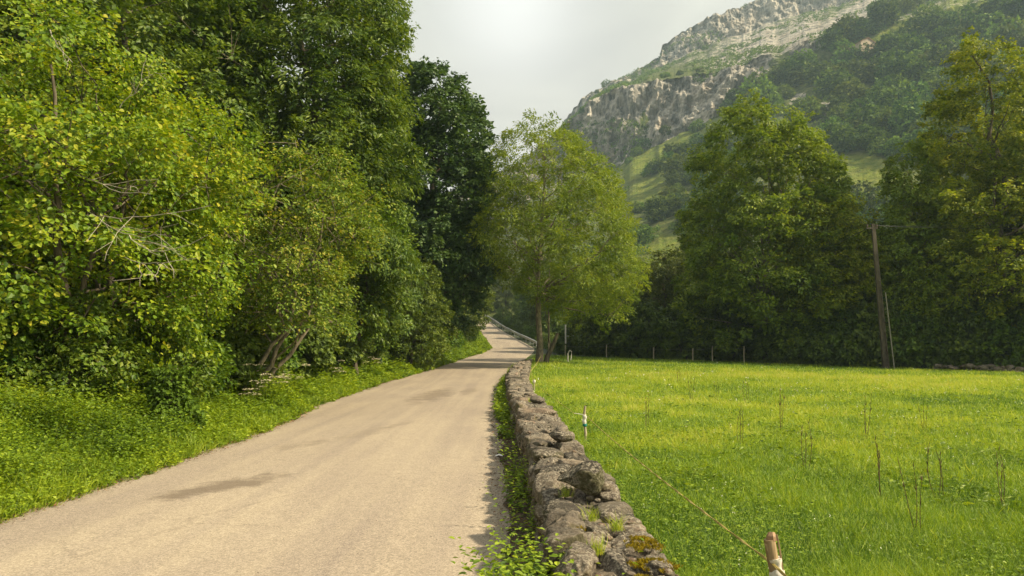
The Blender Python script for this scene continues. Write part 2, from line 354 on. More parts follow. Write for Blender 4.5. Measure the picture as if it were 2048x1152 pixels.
# ------------------------------------------------------------------ terrain and road
RT = np.array([(-12,-4.6,.15,0),(3,-4.6,.12,0),(6.7,-4.62,.07,0),(12.6,-4.5,-.02,0),(15.5,-4.7,-.15,0),(17.2,-4.75,-.22,0),(18.3,-5.15,-.28,0),(22,-5.25,-.33,.0),(28,-5.3,-.38,.03),(34,-5.0,-.25,.12),(40,-4.6,.0,.22),(50,-4.3,.25,.36),
 (62,-4.1,.87,.48),(72,-2.9,1.7,.8),(82,-2.3,2.2,1.2),(92,-3.0,1.47,1.75),(104,-4.0,.07,2.6),(120,-5.4,-1.9,3.9),(140,-7.1,-3.9,5.6),(160,-8.7,-5.9,7.2),(185,-15,-11.5,9),(215,-30,-26,10.5)], float)
def smooth_tab(col):
    yy = np.arange(-12, 216, 1.0); v = np.interp(yy, RT[:, 0], RT[:, col]); k = np.array([1,2,3,2,1])/9.0
    vp = np.pad(v, 2, mode='edge'); return yy, np.convolve(vp, k, 'valid')
_yy, _xl = smooth_tab(1); _, _xr = smooth_tab(2); _, _zr = smooth_tab(3)
XL = lambda y: np.interp(y, _yy, _xl); XR = lambda y: np.interp(y, _yy, _xr); ZR = lambda y: np.interp(y, _yy, _zr)
def field_z(x, y):
    return 0.10 + 0.0135*np.clip(y-12, 0, 60) - 0.018*np.clip(x-2, 0, 60)*sm(15, 45, y) + 0.05*(vnoise(np.stack([x, y, x*0], -1), .16, 5)-.5)
def FE(x): return np.interp(x, [0, 4, 8, 10, 17, 22.5, 28.7, 40, 60], [62, 60, 57, 55, 50, 45.7, 42.3, 38, 33])
def dedge(px, k=0.0):
    d = 50.0
    for _ in range(12): d = .5*d+.5*(float(FE((px-1024)*d/F))+k)
    return d
def H(x, y):
    x = np.asarray(x, float); y = np.asarray(y, float)
    x, y = np.broadcast_arrays(x, y)
    xl, xr, zr = XL(y), XR(y), ZR(y)
    sl = xl-x; sr = x-xr
    p = np.stack([x, y, x*0], -1)
    bank = 0.10*np.clip(sl, 0, 1.4) + 0.38*np.clip(sl-1.4, 0, 3.4) + 0.62*np.clip(sl-4.8, 0, 70)
    bank = bank*(1+.25*(vnoise(p, .12, 3)-.5)) + .12*(fbm(p, .8, 4, 3)-.5)*sm(.3, 2, sl)
    zf = field_z(x, y)
    far = sm(60, 85, y)
    zf = zf*(1-far) + far*np.maximum(zr-0.35*np.clip(sr-1.2, 0, 14), 0.3)
    z = np.where(sl > 0, zr+bank, np.where(sr > 0, zr+(zf-zr)*sm(.25, 1.0, sr), zr-.035))
    ed = np.minimum(np.abs(sl), np.abs(sr))
    z = z - .035*((sl <= 0) & (sr <= 0)) * 0
    return z
def grid_mesh(name, X, Y, Z, mat, attrs=None, smooth=True):
    h, w = X.shape; v = np.stack([X, Y, Z], -1).reshape(-1, 3)
    idx = np.arange(h*w).reshape(h, w)
    f = np.stack([idx[:-1, :-1], idx[:-1, 1:], idx[1:, 1:], idx[1:, :-1]], -1).reshape(-1, 4)
    mb = MB(); mb.add(v, f); o = mb.build(name, mat, smooth=smooth)
    for k, a in (attrs or {}).items():
        at = o.data.attributes.new(k, 'FLOAT', 'POINT'); at.data.foreach_set('value', np.asarray(a, np.float32).ravel())
    return o
xs = np.concatenate([np.arange(-400, -60, 12), np.arange(-60, -14, 1.0), np.arange(-14, 8, .14), np.arange(8, 60, 1.2), np.arange(60, 420, 14)])
ys = np.concatenate([np.arange(-60, -10, 4), np.arange(-10, 30, .3), np.arange(30, 100, .8), np.arange(100, 230, 2.5), np.arange(230, 520, 20)])
X, Y = np.meshgrid(xs, ys); Z = H(X, Y)
fld = ((X > XR(Y)+.3) & (Y < FE(X)+.6)).astype(float)
fld = np.maximum(fld, sm(5, 2.2, XL(Y)-X)*(X < XR(Y)+1)*sm(75, 55, Y)*.7)
ground = grid_mesh('ground', X, Y, Z, M_ground, {'field': fld}); tag(ground, 'grassy valley floor and wooded bank soil under the vegetation', 'ground', kind='structure')
# road sheet, a few cm above the bed; its edges are ragged
ry = np.concatenate([np.arange(-12, 40, .12), np.arange(40, 214, .6)])
pr = np.stack([ry, ry*0, ry*0], -1)
el = XL(ry) + .34*(fbm(pr, 1.3, 21, 6, .6)-.5) - .05; er = XR(ry) + .10*(fbm(pr, 1.3, 22, 4)-.5) + .28
tt = np.linspace(0, 1, 13)
RX = el[:, None] + (er-el)[:, None]*tt[None]; RY = np.repeat(ry[:, None], 13, 1)
RZ = ZR(RY) + .012 + .035*(1-(2*tt[None]-1)**2)
road = grid_mesh('road', RX, RY, RZ, M_road); tag(road, 'narrow sun bleached asphalt lane with darker worn patches', 'road', kind='structure')
# pale concrete gutter edge on the far left bend
mb = MB(); gy = np.arange(72, 118, 1.0)
for s0, s1, z0, z1 in ((0.02, -.20, .02, .14), (-.20, -.22, .14, -.1)):
    a = np.stack([XL(gy)+s0, gy, ZR(gy)+z0], -1); b = np.stack([XL(gy)+s1, gy, ZR(gy)+z1], -1)
    v = np.concatenate([a, b]); n = len(gy); i = np.arange(n-1)
    mb.add(v, np.stack([i, i+1, i+1+n, i+n], -1))
tag(mb.build('kerb', simple('pale_concrete', (.34,.31,.26), (.5,.46,.38), 4)), 'pale concrete kerb on the left of the far bend', 'kerb', kind='structure')

# ------------------------------------------------------------------ mountain (a real slope 130 to 700 m away)
MT = np.array([ # px : skyline, foot of upper crag, top of lower crag, foot of lower crag, depth of foot, depth of skyline
 (700, 470, 475, 480, 560, 430, 700), (950, 370, 376, 382, 470, 430, 690), (1060, 310, 316, 322, 400, 425, 680),
 (1125, 250, 255, 260, 372, 425, 670), (1160, 214, 222, 228, 360, 422, 665), (1180, 185, 197, 207, 352, 420, 660), (1230, 160, 172, 184, 336, 415, 650),
 (1265, 150, 160, 172, 312, 410, 650), (1305, 120, 140, 165, 298, 405, 650), (1318, 112, 137, 162, 292, 400, 650), (1324, 84, 134, 160, 290, 400, 650), (1380, 56, 104, 148, 258, 395, 650),
 (1440, 30, 82, 140, 226, 390, 650), (1500, 2, 62, 125, 190, 385, 650), (1600, -40, 28, 90, 160, 375, 650), (1750, -110, -10, 50, 125, 360, 640),
 (2048, -260, -130, -10, 80, 330, 600), (2500, -360, -220, -80, 20, 300, 560), (2900, -420, -280, -140, -20, 290, 540)], float)
pxs = np.concatenate([np.arange(700, 1120, 5.0), np.arange(1120, 1560, 1.25), np.arange(1560, 2100, 2.0), np.arange(2100, 2900, 8.0)])
def col(k, sm_=0): return np.interp(pxs, MT[:, 0], MT[:, k])
ysk, yuf, yct, ycf, dcf, dsk = [col(k) for k in range(1, 7)]
wob = lambda s, a, f=.02: a*(fbm(np.stack([pxs, pxs*0, pxs*0], -1), f, s, 5)-.5)
ysk = ysk + wob(1, 16, .03) + wob(2, 5, .2); yuf = np.maximum(yuf + wob(3, 16, .03), ysk+4); yct = np.maximum(yct+wob(4, 22, .03), yuf+4); ycf = np.maximum(ycf+wob(5, 18, .025), yct+8)
sections = [(720+0*pxs, 120+0*pxs, ycf, dcf, 150, 1.0), (ycf, dcf, yct, dcf+22, 90, 1.0), (yct, dcf+22, yuf, dsk-22, 50, 1.0), (yuf, dsk-22, ysk, dsk, 46, 1.0), (ysk, dsk, ysk+60, dsk+160, 8, 1.0)]
PYs, Ds, band = [], [], []
for bi, (y0, d0, y1, d1, n, pw) in enumerate(sections):
    t = np.linspace(0, 1, n, endpoint=False)[:, None]
    PYs.append(y0+(y1-y0)*t); band.append(np.full((n, len(pxs)), bi)+t)
    if bi == 0: Ds.append(d0*(d1/d0)**(t**1.15))       # gentle near foot
    else: Ds.append(d0+(d1-d0)*t)
PYg = np.concatenate(PYs); Dg = np.concatenate(Ds); Bg = np.concatenate(band); PXg = np.broadcast_to(pxs, PYg.shape)
def Parr(px, py, d):
    rx = (px-1024)/F; r = (576-py)/F; c, s = math.cos(PITCH), math.sin(PITCH)
    y = c-r*s; z = s+r*c; k = d/y; return np.stack([rx*k, d+0*k, 1.6+z*k], -1)
PM = Parr(PXg, PYg, Dg)
def gb(cx, cy, sx, sy, rot=0.0):
    a = math.radians(rot); dx = PXg-cx; dy = PYg-cy
    u = dx*math.cos(a)+dy*math.sin(a); v = -dx*math.sin(a)+dy*math.cos(a)
    return np.exp(-(u/sx)**2-(v/sy)**2)
b0 = np.floor(Bg)
rock = np.zeros_like(PYg)
rock = np.where(b0 == 1, 1.15*sm(1590, 1480, PXg), rock)
rock = np.where(b0 == 2, .40, rock)
rock = np.where(b0 >= 3, 1.0*sm(1800, 1680, PXg), rock)
rock = rock - .6*gb(1190, 245, 20, 16) - .35*gb(1145, 300, 20, 60) - .6*gb(1290, 285, 24, 22) - .5*gb(1215, 175, 60, 8, -25) - .5*gb(1370, 150, 70, 12) - .9*gb(1290, 240, 14, 26)-.6*gb(1400, 210, 20, 10)
rock = rock + 1.0*gb(1670, 60, 80, 16, -38) + .75*gb(1600, 95, 22, 50, 20) + .9*gb(1790, 5, 14, 25) + 1.1*gb(1600, 200, 20, 16) + 1.1*gb(1650, 220, 46, 15, -12) + .5*gb(1610, 245, 14, 26)
rock = rock + .35*gb(1500, 95, 90, 35, -30)
pale = sm(0, 1, 1.5*(1.3*gb(1840, 42, 100, 17, -25)+.9*gb(1980, 5, 60, 12, -25) + gb(1730, 350, 75, 45) + gb(1330, 500, 35, 40) + gb(1290, 320, 70, 22, -35) + gb(1290, 385, 60, 18, -30) + gb(1400, 260, 60, 20, -30)))
amp = np.where(b0 == 1, 15.0, np.where(b0 == 3, 12.0, 4.0))*np.clip(rock, .15, 1)
q = PM*np.array([1, 1, .20]); dn = (fbm(q, .045, 11, 5, .55)-.5)*2
q2 = PM*np.array([1, 1, .9]); dn2 = (fbm(q2, .05, 12, 5, .6)-.5)*2
q3 = PM*np.array([1, 1, .16]); dn3 = (fbm(q3, .17, 17, 4, .6)-.5)*2; q4 = PM*np.array([.6, .6, 1.3]); dn4 = (fbm(q4, .22, 18, 4, .6)-.5)*2
disp = amp*(dn*1.0+dn2*.55+dn3*.6+dn4*.22) + np.where(b0 == 0, 8*(fbm(PM, .02, 14, 4)-.5), 0)*sm(150, 220, Dg)
PM[..., 1] += disp; PM[..., 0] += disp*.25
mount = grid_mesh('mountain', PM[..., 0], PM[..., 1], PM[..., 2], M_mount, {'rock': np.clip(rock, -1, 1.2), 'pale': pale}, smooth=False)
tag(mount, 'steep valley side with pale limestone crags over green pasture', 'mountain', kind='structure')
def mount_at(px, py):
    i = np.argmin((PXg-px)**2+(PYg-py)**2+(b0 == 4)*1e6); return PM.reshape(-1, 3)[i]

# ------------------------------------------------------------------ tree building
def bez(a, b, sag=0.0, n=6, up=0.35, rng=None):
    a = np.asarray(a, float); b = np.asarray(b, float)
    c = a*.5+b*.5; L = np.linalg.norm(b-a); c = c + np.array([0, 0, -sag*L]) 
    if rng is not None: c = c + rng.normal(0, .07*L, 3)
    t = np.linspace(0, 1, n)[:, None]
    return (1-t)**2*a + 2*t*(1-t)*c + t*t*b
def crown_points(profile, n, rng, seed, gap=.42, shell=.55, lump=.35, nf=.35):
    """profile rows: z, radius, centre x, centre y (local); returns points and outward directions"""
    pr = np.array(profile, float); z = pr[:, 0]
    w = np.maximum(pr[:, 1], .15)
    zs = np.linspace(z[0], z[-1], 400); ws = np.interp(zs, z, w)**1.7; cdf = np.cumsum(ws)/ws.sum()
    m = int(n*3.2)
    zz = np.interp(rng.random(m), cdf, zs); th = rng.random(m)*2*math.pi
    R = np.interp(zz, z, pr[:, 1]); cx = np.interp(zz, z, pr[:, 2]); cy = np.interp(zz, z, pr[:, 3])
    dirn = np.stack([np.cos(th), np.sin(th), zz*0], -1)
    lum = vnoise(np.stack([np.cos(th)*1.6, np.sin(th)*1.6, zz*.55], -1)+seed*3.1, 1.0, seed)
    lum2 = vnoise(np.stack([np.cos(th)*4, np.sin(th)*4, zz*1.3], -1)+seed*3.1, 1.0, seed+1)
    Rr = R*(1-lump*.75+lump*1.2*lum+lump*.5*lum2)
    f = np.where(rng.random(m) < shell, 1-.28*rng.random(m)**1.2, np.sqrt(rng.random(m)))
    p = np.stack([cx, cy, zz], -1)+dirn*(Rr*f)[:, None]
    keep = vnoise(p+seed*7.7, nf*2.2, seed+2)*.6+vnoise(p+seed, nf*5, seed+3)*.4 > gap
    p = p[keep][:n]; dirn = dirn[keep][:n]; R = R[keep][:n]; f = f[keep][:n]
    o = nrm(dirn + np.array([0, 0, .25]))
    return p, o, f
def spray_leaves(mb, c, o, rng, n, s, L, W, shape, droop=.25, tvar=.22, tbase=.45, flat=.35, seed=0):
    k = len(c)
    d = nrm(o + rng.normal(0, .45, (k, 3)) + np.array([0, 0, -droop]))
    up = nrm(np.array([0, 0, 1.0]) + rng.normal(0, flat, (k, 3)) + .35*o)
    side = nrm(np.cross(up, d)); up = np.cross(d, side)
    ss = s*(.6+.8*rng.random(k))
    t = rng.random((k, n)); u = (rng.random((k, n))-.5)
    wid = ss[:, None]*.55*(1-.6*t)
    pos = c[:, None]+d[:, None]*((t-.3)*ss[:, None])[..., None]+side[:, None]*(u*2*wid)[..., None]+up[:, None]*(rng.normal(0, .10, (k, n))*ss[:, None])[..., None]
    pos[..., 2] -= droop*.6*ss[:, None]*t*t
    ax = d[:, None]*.7+side[:, None]*(np.sign(u)*.9)[..., None]+rng.normal(0, .35, (k, n, 3)); ax[..., 2] -= droop
    no = up[:, None]+rng.normal(0, .42, (k, n, 3))
    ctint = tbase+tvar*1.1*(rng.random(k)-.5)+.5*tvar*(vnoise(c, .5, seed+9)-.5)*2
    ti = np.clip(ctint[:, None]+rng.normal(0, tvar*.6, (k, n)), 0, 1)
    sc = .65+.7*rng.random(k*n)
    leaves(mb, pos.reshape(-1, 3), ax.reshape(-1, 3), no.reshape(-1, 3), L*sc, W*sc, shape, ti.ravel(), .1)
def make_tree(name, profile, seed, nclus, nleaf, spray, L, W, mat, shape='kite', bark=M_bark, trunk_r=.2, stems=1, stem_spread=.5,
              nlimb=16, ntwig=90, gap=.40, shell=.6, lump=.38, droop=.25, tbase=.45, tvar=.22, trunk_top=.9, lean=(0, 0), nf=.35, tin=8, flat=.35, lowlimb=.12, straight=0.0, tfol=1.3):
    rng = rgen(seed); root = empty(name, (0, 0, 0))
    pr = np.array(profile, float); top = pr[-1, 0]
    p, o, f = crown_points(profile, nclus, rng, seed, gap, shell, lump, nf)
    mb = MB(); spray_leaves(mb, p, o, rng, nleaf, spray, L, W, shape, droop, tvar, tbase, flat, seed)
    tb = MB(); segs = []
    for s in range(stems):
        a = rng.random()*6.28; off = np.array([math.cos(a), math.sin(a), 0])*(.12*stems if stems > 1 else 0)
        ztop = top*trunk_top*(1 if s == 0 else .6+.35*rng.random())
        n = 12; t = np.linspace(0, 1, n)
        cx = np.interp(t*ztop, pr[:, 0], pr[:, 2]); cy = np.interp(t*ztop, pr[:, 0], pr[:, 3])
        fol = np.clip(t*tfol, 0, 1)*(1-straight)+straight*sm(.45, 1, t); pts = np.stack([cx*fol+lean[0]*t*t, cy*fol+lean[1]*t*t, t*ztop-.25*(t == 0)], -1)+off
        if stems > 1:
            a2 = a+rng.normal(0, .4); pts[:, 0] += math.cos(a2)*stem_spread*pr[:, 1].max()*t**1.2*.6; pts[:, 1] += math.sin(a2)*stem_spread*pr[:, 1].max()*t**1.2*.6
        pts[1:] += rng.normal(0, .012*top*(1-.75*straight), (n-1, 3))*np.array([1, 1, 0])
        r = trunk_r*(1 if s == 0 else .75)*(1-.88*t)+.012; r[0] *= 1.35
        tube(tb, pts, r, tin, .5, False); segs.append((pts, r))
    # limbs reach out to clusters of the crown, twigs hang on the limbs
    li = rng.choice(len(p), min(nlimb, len(p)), replace=False)
    lp = []
    for i in li:
        pts, r = segs[rng.integers(len(segs))]
        tz = np.clip(p[i, 2]-np.linalg.norm(p[i, :2]-np.array([np.interp(p[i, 2], pts[:, 2], pts[:, 0]), np.interp(p[i, 2], pts[:, 2], pts[:, 1])]))*(.45+.5*rng.random()), top*lowlimb, pts[-1, 2])
        a = np.array([np.interp(tz, pts[:, 2], pts[:, 0]), np.interp(tz, pts[:, 2], pts[:, 1]), tz]); ra = np.interp(tz, pts[:, 2], r)
        b = a+(p[i]-a)*.96
        c = bez(a, b, .10*rng.normal()-.02, 8, rng=rng); c[1:-1] += rng.normal(0, .012*np.linalg.norm(b-a)+.01, (6, 3))
        rr = np.linspace(min(ra*.55, trunk_r*.4), .010, 8); tube(tb, c, rr, 5, .5, False); lp.append(c)
    if lp:
        L_ = np.concatenate([c[1:] for c in lp])
        for i in rng.choice(len(p), min(ntwig, len(p)), replace=False):
            j = np.argmin(((L_-p[i])**2).sum(1)+.3*rng.random(len(L_)))
            c = bez(L_[j], p[i], .08*rng.normal(), 5, rng=rng); tube(tb, c, np.linspace(.016, .005, 5), 3, .5, False)
    tb.build('trunk', bark, root, smooth=True); mb.build('crown', mat, root)
    return root
def place(o, x, y, label, cat='tree', group=None, s=1.0, rz=0.0, dz=0.0, sz=None):
    o.location = (x, y, float(H(x, y))-.05+dz); o.rotation_euler = (0, 0, rz); o.scale = (s, s, sz or s)
    return tag(o, label, cat, group)
def clear_road(x, y, r):
    if y < 55: return x
    xl, xr = float(XL(y)), float(XR(y))
    return min(x, xl-r) if x < (xl+xr)/2 else max(x, xr+r+4.0)
def again(src, x, y, *a, **k): return place(copy_tree(src), clear_road(x, y, 4.6*k.get('s', 1)), y, *a, **k)
def prof(d, px0, rows, base_py=None, z0=None):
    """crown profile from (row, left, right) survey of the photograph at distance d; x is local to px0"""
    out = []
    for (py, l, r) in rows:
        zz = P(px0, py, d)[2]; out.append((zz, (r-l)/2*d/F, ((l+r)/2-px0)*d/F, 0.0))
    gz = z0
    return [(a-gz, b, c, e) for a, b, c, e in sorted(out)]
def XG(px, d): return (px-1024)*d/F

# main ash tree beside the wall
def gz(px, d): return float(H(XG(px, d), d))
d = 45; x0 = XG(1078, d)
t = make_tree('ash_tree', prof(d, 1078, [(650,1140,1230),(600,1075,1262),(540,990,1280),(470,952,1268),(400,950,1246),(340,968,1222),(290,995,1180),(255,1025,1130),(226,1068,1092)], z0=float(H(x0, d))),
     101, 1500, 54, .85, .17, .065, M_ash, 'kite', M_barkpale, .185, 1, straight=1.0, nlimb=40, ntwig=300, gap=.35, shell=.62, lump=.35, droop=.28, tbase=.64, tvar=.3, lowlimb=.28)
place(t, x0, d, 'light green ash tree with bare trunk at the far end of the stone wall')
MAIN_TREE = t
# small second stem beside it and the leaning stump
mb = MB(); tube(mb, [(0,0,-.2),(.05,0,2),(.02,.05,4.2),(.15,0,6.2)], [.07,.06,.045,.02], 6); tube(mb, [(.04,0,1.8),(-.2,.1,3.2),(-.3,.1,4.2)], [.03,.02,.01], 5)
o = mb.build('bare_sapling', M_barkpale, smooth=True); o.location = (XG(1096, 45.5), 45.5, float(H(XG(1096, 45.5), 45.5))); tag(o, 'thin bare sapling stem just right of the ash trunk', 'sapling')
mb = MB(); tube(mb, [(0,0,-.2),(.12,0,.35),(.45,0,1.0),(.75,.05,1.75)], [.19,.15,.13,.10], 8); tube(mb, [(.4,0,.9),(.2,.05,1.4),(.25,.05,1.8)], [.06,.05,.03], 6)
o = mb.build('leaning_stump', M_bark, smooth=True); o.location = (XG(1090, 44), 44, float(H(XG(1090, 44), 44))); tag(o, 'dark leaning broken stump at the foot of the ash tree', 'stump')

# ---- left side
LEFT = 'trees on the wooded bank left of the road'
d = 13.5; x0 = XG(110, d)
hz = make_tree('hazel_tree', prof(d, 110, [(700,-160,330),(640,-220,380),(560,-300,400),(440,-320,420),(320,-330,445),(220,-330,400),(150,-330,360),(90,-330,250),(30,-300,100)], z0=float(H(x0, d))),
     102, 900, 88, .78, .078, .064, M_hazel, 'oval', M_bark, .085, 6, .55, nlimb=44, ntwig=260, gap=.46, shell=.6, lump=.55, flat=.17, droop=.32, tbase=.5, tvar=.34, nf=.55, trunk_top=.8)
place(hz, x0, d, 'large yellow green hazel in the left foreground with bare dead twigs', group=LEFT)
# dead pale branches that stick out of the hazel
rng = rgen(5)
def dead_branch(pa, pb, d0, d1, side=5, thick=.009):
    mb = MB(); a = np.array(P(*pa, d0)); b = np.array(P(*pb, d1)); c = bez(a, b, .06, 9, rng=rng); c[1:-1] += rng.normal(0, .02, (7, 3))
    tube(mb, c, np.linspace(thick, .004, 9), 5)
    for i in range(side):
        j = rng.integers(2, 8); L = np.linalg.norm(b-a)*(.18+.25*rng.random())
        dr = nrm((b-a)+rng.normal(0, .5, 3)*np.linalg.norm(b-a)); e = c[j]+dr*L
        cc = bez(c[j], e, .1*rng.normal(), 6, rng=rng); cc[1:-1] += rng.normal(0, .012, (4, 3)); tube(mb, cc, np.linspace(.0045, .002, 6), 4)
        if rng.random() < .6: tube(mb, bez(cc[3], cc[3]+nrm(dr+rng.normal(0, .5, 3))*L*.5, 0, 4), np.linspace(.004, .002, 4), 3)
    return mb
inv = np.array(hz.location)
for (pa, pb, d0, d1) in [((170,430),(418,412),12.0,10.6), ((150,350),(300,388),12.0,10.8), ((180,425),(330,470),11.8,10.7), ((200,505),(335,535),12.0,10.8), ((240,440),(415,470),12,10.7), ((60,480),(95,370),12,11.2), ((240,215),(310,120),11.6,11.3), ((100,60),(145,125),11.6,11.3)]:
    b = dead_branch(pa, pb, d0, d1); b.v = [v-inv.astype(np.float32) for v in b.v]
    o = b.build('dead_branch', M_dead, hz, smooth=True); o['label'] = 'bare pale dead branch'
d = 19; x0 = XG(470, d)
t = make_tree('hazel_tree', prof(d, 470, [(655,520,690),(600,400,690),(520,400,715),(430,390,730),(370,400,720),(320,440,690),(285,520,650)], z0=float(H(x0, d))),
     103, 620, 60, .62, .085, .055, M_olive, 'kite', M_barkpale, .07, 5, .5, nlimb=60, ntwig=300, gap=.43, shell=.55, lump=.5, flat=.22, droop=.25, tbase=.5, tvar=.36, nf=.6, lean=(.3, 0))
place(t, x0, d, 'olive tree with leaning stems and some browned leaves behind the yellow hazel', group=LEFT)
d = 30; x0 = XG(705, d)
t = make_tree('broadleaf_tree', prof(d, 705, [(690,660,740),(640,650,760),(590,640,780),(530,610,795),(460,600,800),(400,620,780),(350,650,750),(310,690,720)], z0=float(H(x0, d))),
     104, 560, 44, .5, .09, .07, M_bright, 'kite', M_bark, .10, 2, .4, nlimb=20, ntwig=120, gap=.38, lump=.35, tbase=.5, tvar=.3, nf=.5)
place(t, x0, d, 'fresh green small tree with a rounded crown at the road edge, left of the bend', group=LEFT)
d = 24; x0 = XG(230, d)
big1 = make_tree('broadleaf_tree', prof(d, 230, [(680,80,380),(560,0,460),(400,-40,470),(250,-60,500),(120,-40,490),(0,-10,450),(-100,60,400),(-170,150,300)], z0=float(H(x0, d))),
     105, 1500, 50, .8, .17, .11, M_green, 'kite', M_bark, .24, 1, nlimb=40, ntwig=160, gap=.41, lump=.42, flat=.2, droop=.2, tbase=.52, tvar=.34, nf=.35)
place(big1, x0, d, 'tall mid green tree rising straight behind the yellow hazel', group=LEFT)
d = 29; x0 = XG(600, d)
big2 = make_tree('ash_tree', prof(d, 600, [(640,500,760),(560,470,790),(440,450,770),(330,440,800),(220,430,800),(120,420,790),(40,430,770),(-40,450,760),(-110,520,700),(-150,580,640)], z0=float(H(x0, d))),
     106, 1900, 54, .9, .20, .085, M_green, 'kite', M_bark, .28, 1, nlimb=40, ntwig=160, gap=.41, lump=.42, flat=.25, droop=.35, tbase=.5, tvar=.34, nf=.33)
place(big2, x0, d, 'very tall dark ash with drooping sprays filling the top left centre', group=LEFT)
d = 37; x0 = XG(735, d)
t = make_tree('ash_tree', prof(d, 735, [(420,690,800),(300,690,800),(200,690,800),(110,690,795),(60,700,800),(10,700,800),(-40,720,770)], z0=float(H(x0, d))),
     107, 480, 36, .75, .17, .08, M_ash, 'kite', M_bark, .16, 1, nlimb=26, ntwig=120, gap=.50, lump=.5, droop=.3, tbase=.4, nf=.5, shell=.5)
place(t, x0, d, 'pale wispy tree top with sky showing through, left edge of the sky', group=LEFT)
d = 45; x0 = XG(850, d)
oak = make_tree('oak_tree', prof(d, 850, [(650,800,930),(600,780,950),(520,770,975),(440,760,965),(370,765,970),(300,765,985),(240,775,965),(190,785,945),(150,800,900),(125,820,865)], z0=float(H(x0, d))),
     108, 1700, 54, .85, .21, .14, M_dark, 'kite', M_bark, .30, 1, nlimb=36, ntwig=120, gap=.43, lump=.6, droop=.15, tbase=.5, tvar=.3, nf=.32, trunk_top=.85)
place(oak, x0, d, 'dark bluish oak with ragged spreading boughs against the sky, left of the road', group=LEFT)
wood_b = make_tree('broadleaf_tree', [(1.0,2.6,0,0),(3,4.2,0,0),(6,4.8,.3,0),(9,4.4,-.2,.2),(12,3.4,0,0),(14.5,2.0,.2,0),(16,.4,.2,0)],
     109, 1150, 48, 1.0, .24, .15, M_wood, 'kite', M_bark, .24, 1, nlimb=24, ntwig=60, gap=.40, lump=.42, tbase=.45, tvar=.3)
place(wood_b, clear_road(XG(930, 78), 78, 3.7), 78, 'dark woodland tree closing the gap over the far bend, left of the lane', group=LEFT, s=.78, rz=1.0)
for (px, dd, s, rz, src, lab) in [
    (60, 30, 1.15, 1.2, big1, 'tall green tree at the top left corner behind the hazel'),
    (-160, 24, 1.0, 2.4, big1, 'green tree just at the left border, behind the hazel'),
    (330, 38, 1.2, 3.0, big2, 'dark tree high on the bank behind the tall mid green tree'),
    (140, 44, 1.2, .7, big2, 'dark tree deepest in the wood at top left'),
    (620, 46, 1.0, 1.9, big1, 'tree behind the very tall ash, filling the gap below its crown'),
    (760, 56, 1.0, 4.0, oak, 'dark oak behind the wispy tree, only its side shows'),
    (690, 34, .62, 5.0, wood_b, 'shaded lower tree between the fresh green tree and the dark oak'),
    (560, 28, .5, .5, wood_b, 'shaded low tree behind the olive hazel'),
    (820, 40, .42, 2.0, wood_b, 'short dark tree under the oak crown beside the verge'),
    (890, 60, .8, 3.0, wood_b, 'dark tree behind the oak near the bend'),
    (880, 90, 1.0, 5.2, wood_b, 'dark tree beyond the bend, left of the climbing road'),
    (905, 120, 1.0, 1.5, wood_b, 'distant dark tree where the road leaves the view on the left'),
    (850, 150, 1.1, .6, wood_b, 'far dark tree on the ridge left of the road end'),
    (300, 18.5, .40, 2.2, wood_b, 'shaded low tree between the two hazels'),
    (60, 19, .42, 4.4, wood_b, 'shaded low tree behind the stems of the yellow hazel')]:
    again(src, XG(px, dd), dd, lab, group=LEFT, s=s, rz=rz)

# ---- centre, behind the bend
CEN = 'trees behind the bend in the centre'
for (px, dd, s, rz, lab) in [(1015, 112, .85, .3, 'dark tree right of the road top, behind the guardrail'), (985, 178, .95, 2.6, 'distant tree at the top end of the climbing road'), (1050, 125, .8, 4.0, 'tree behind the guardrail left of the ash crown'), (1105, 100, .7, 1.7, 'tree behind the ash trunk'),
    (1150, 80, .62, 5.0, 'green tree right behind the ash tree'), (1205, 72, .62, .9, 'small tree right of the ash crown'), (950, 150, .8, 3.3, 'tree left of the road top in the deep shade'), (1000, 140, .75, 5.5, 'shaded tree between the road top and the ash crown'), (1090, 150, 1.1, 1.1, 'distant tree behind the left half of the ash crown'), (1160, 130, 1.0, 3.9, 'distant tree behind the right half of the ash crown')]:
    again(wood_b, XG(px, dd), dd, lab, group=CEN, s=s, rz=rz)

# ---- right treeline
RG = 'trees along the far edge of the meadow'
d = 53; x0 = XG(1540, d)
r1 = make_tree('broadleaf_tree', prof(d, 1540, [(690,1430,1640),(620,1380,1690),(540,1370,1700),(460,1370,1700),(390,1400,1690),(330,1400,1665),(280,1418,1645),(240,1445,1612),(210,1475,1575),(190,1495,1530)], z0=float(H(x0, d))),
     110, 2200, 56, .95, .22, .12, M_ash, 'kite', M_barkpale, .22, 4, .35, nlimb=60, ntwig=260, gap=.44, lump=.34, droop=.25, tbase=.55, tvar=.34, nf=.3)
place(r1, x0, d, 'tallest broad tree in the middle of the meadow edge, dark low and light on top', group=RG)
d = 50; x0 = XG(1655, d)
r2 = make_tree('broadleaf_tree', prof(d, 1655, [(640,1600,1700),(580,1570,1735),(520,1565,1750),(460,1575,1745),(420,1590,1715),(390,1620,1680)], z0=float(H(x0, d))),
     111, 900, 54, .8, .19, .11, M_yellow, 'kite', M_barkpale, .14, 2, .4, nlimb=24, ntwig=100, gap=.40, lump=.5, tbase=.66, tvar=.32, nf=.4)
place(r2, x0, d, 'yellowish sunlit lower tree leaning out of the tallest broad tree, left of the pole', group=RG)
d = 47.5; x0 = XG(1855, d)
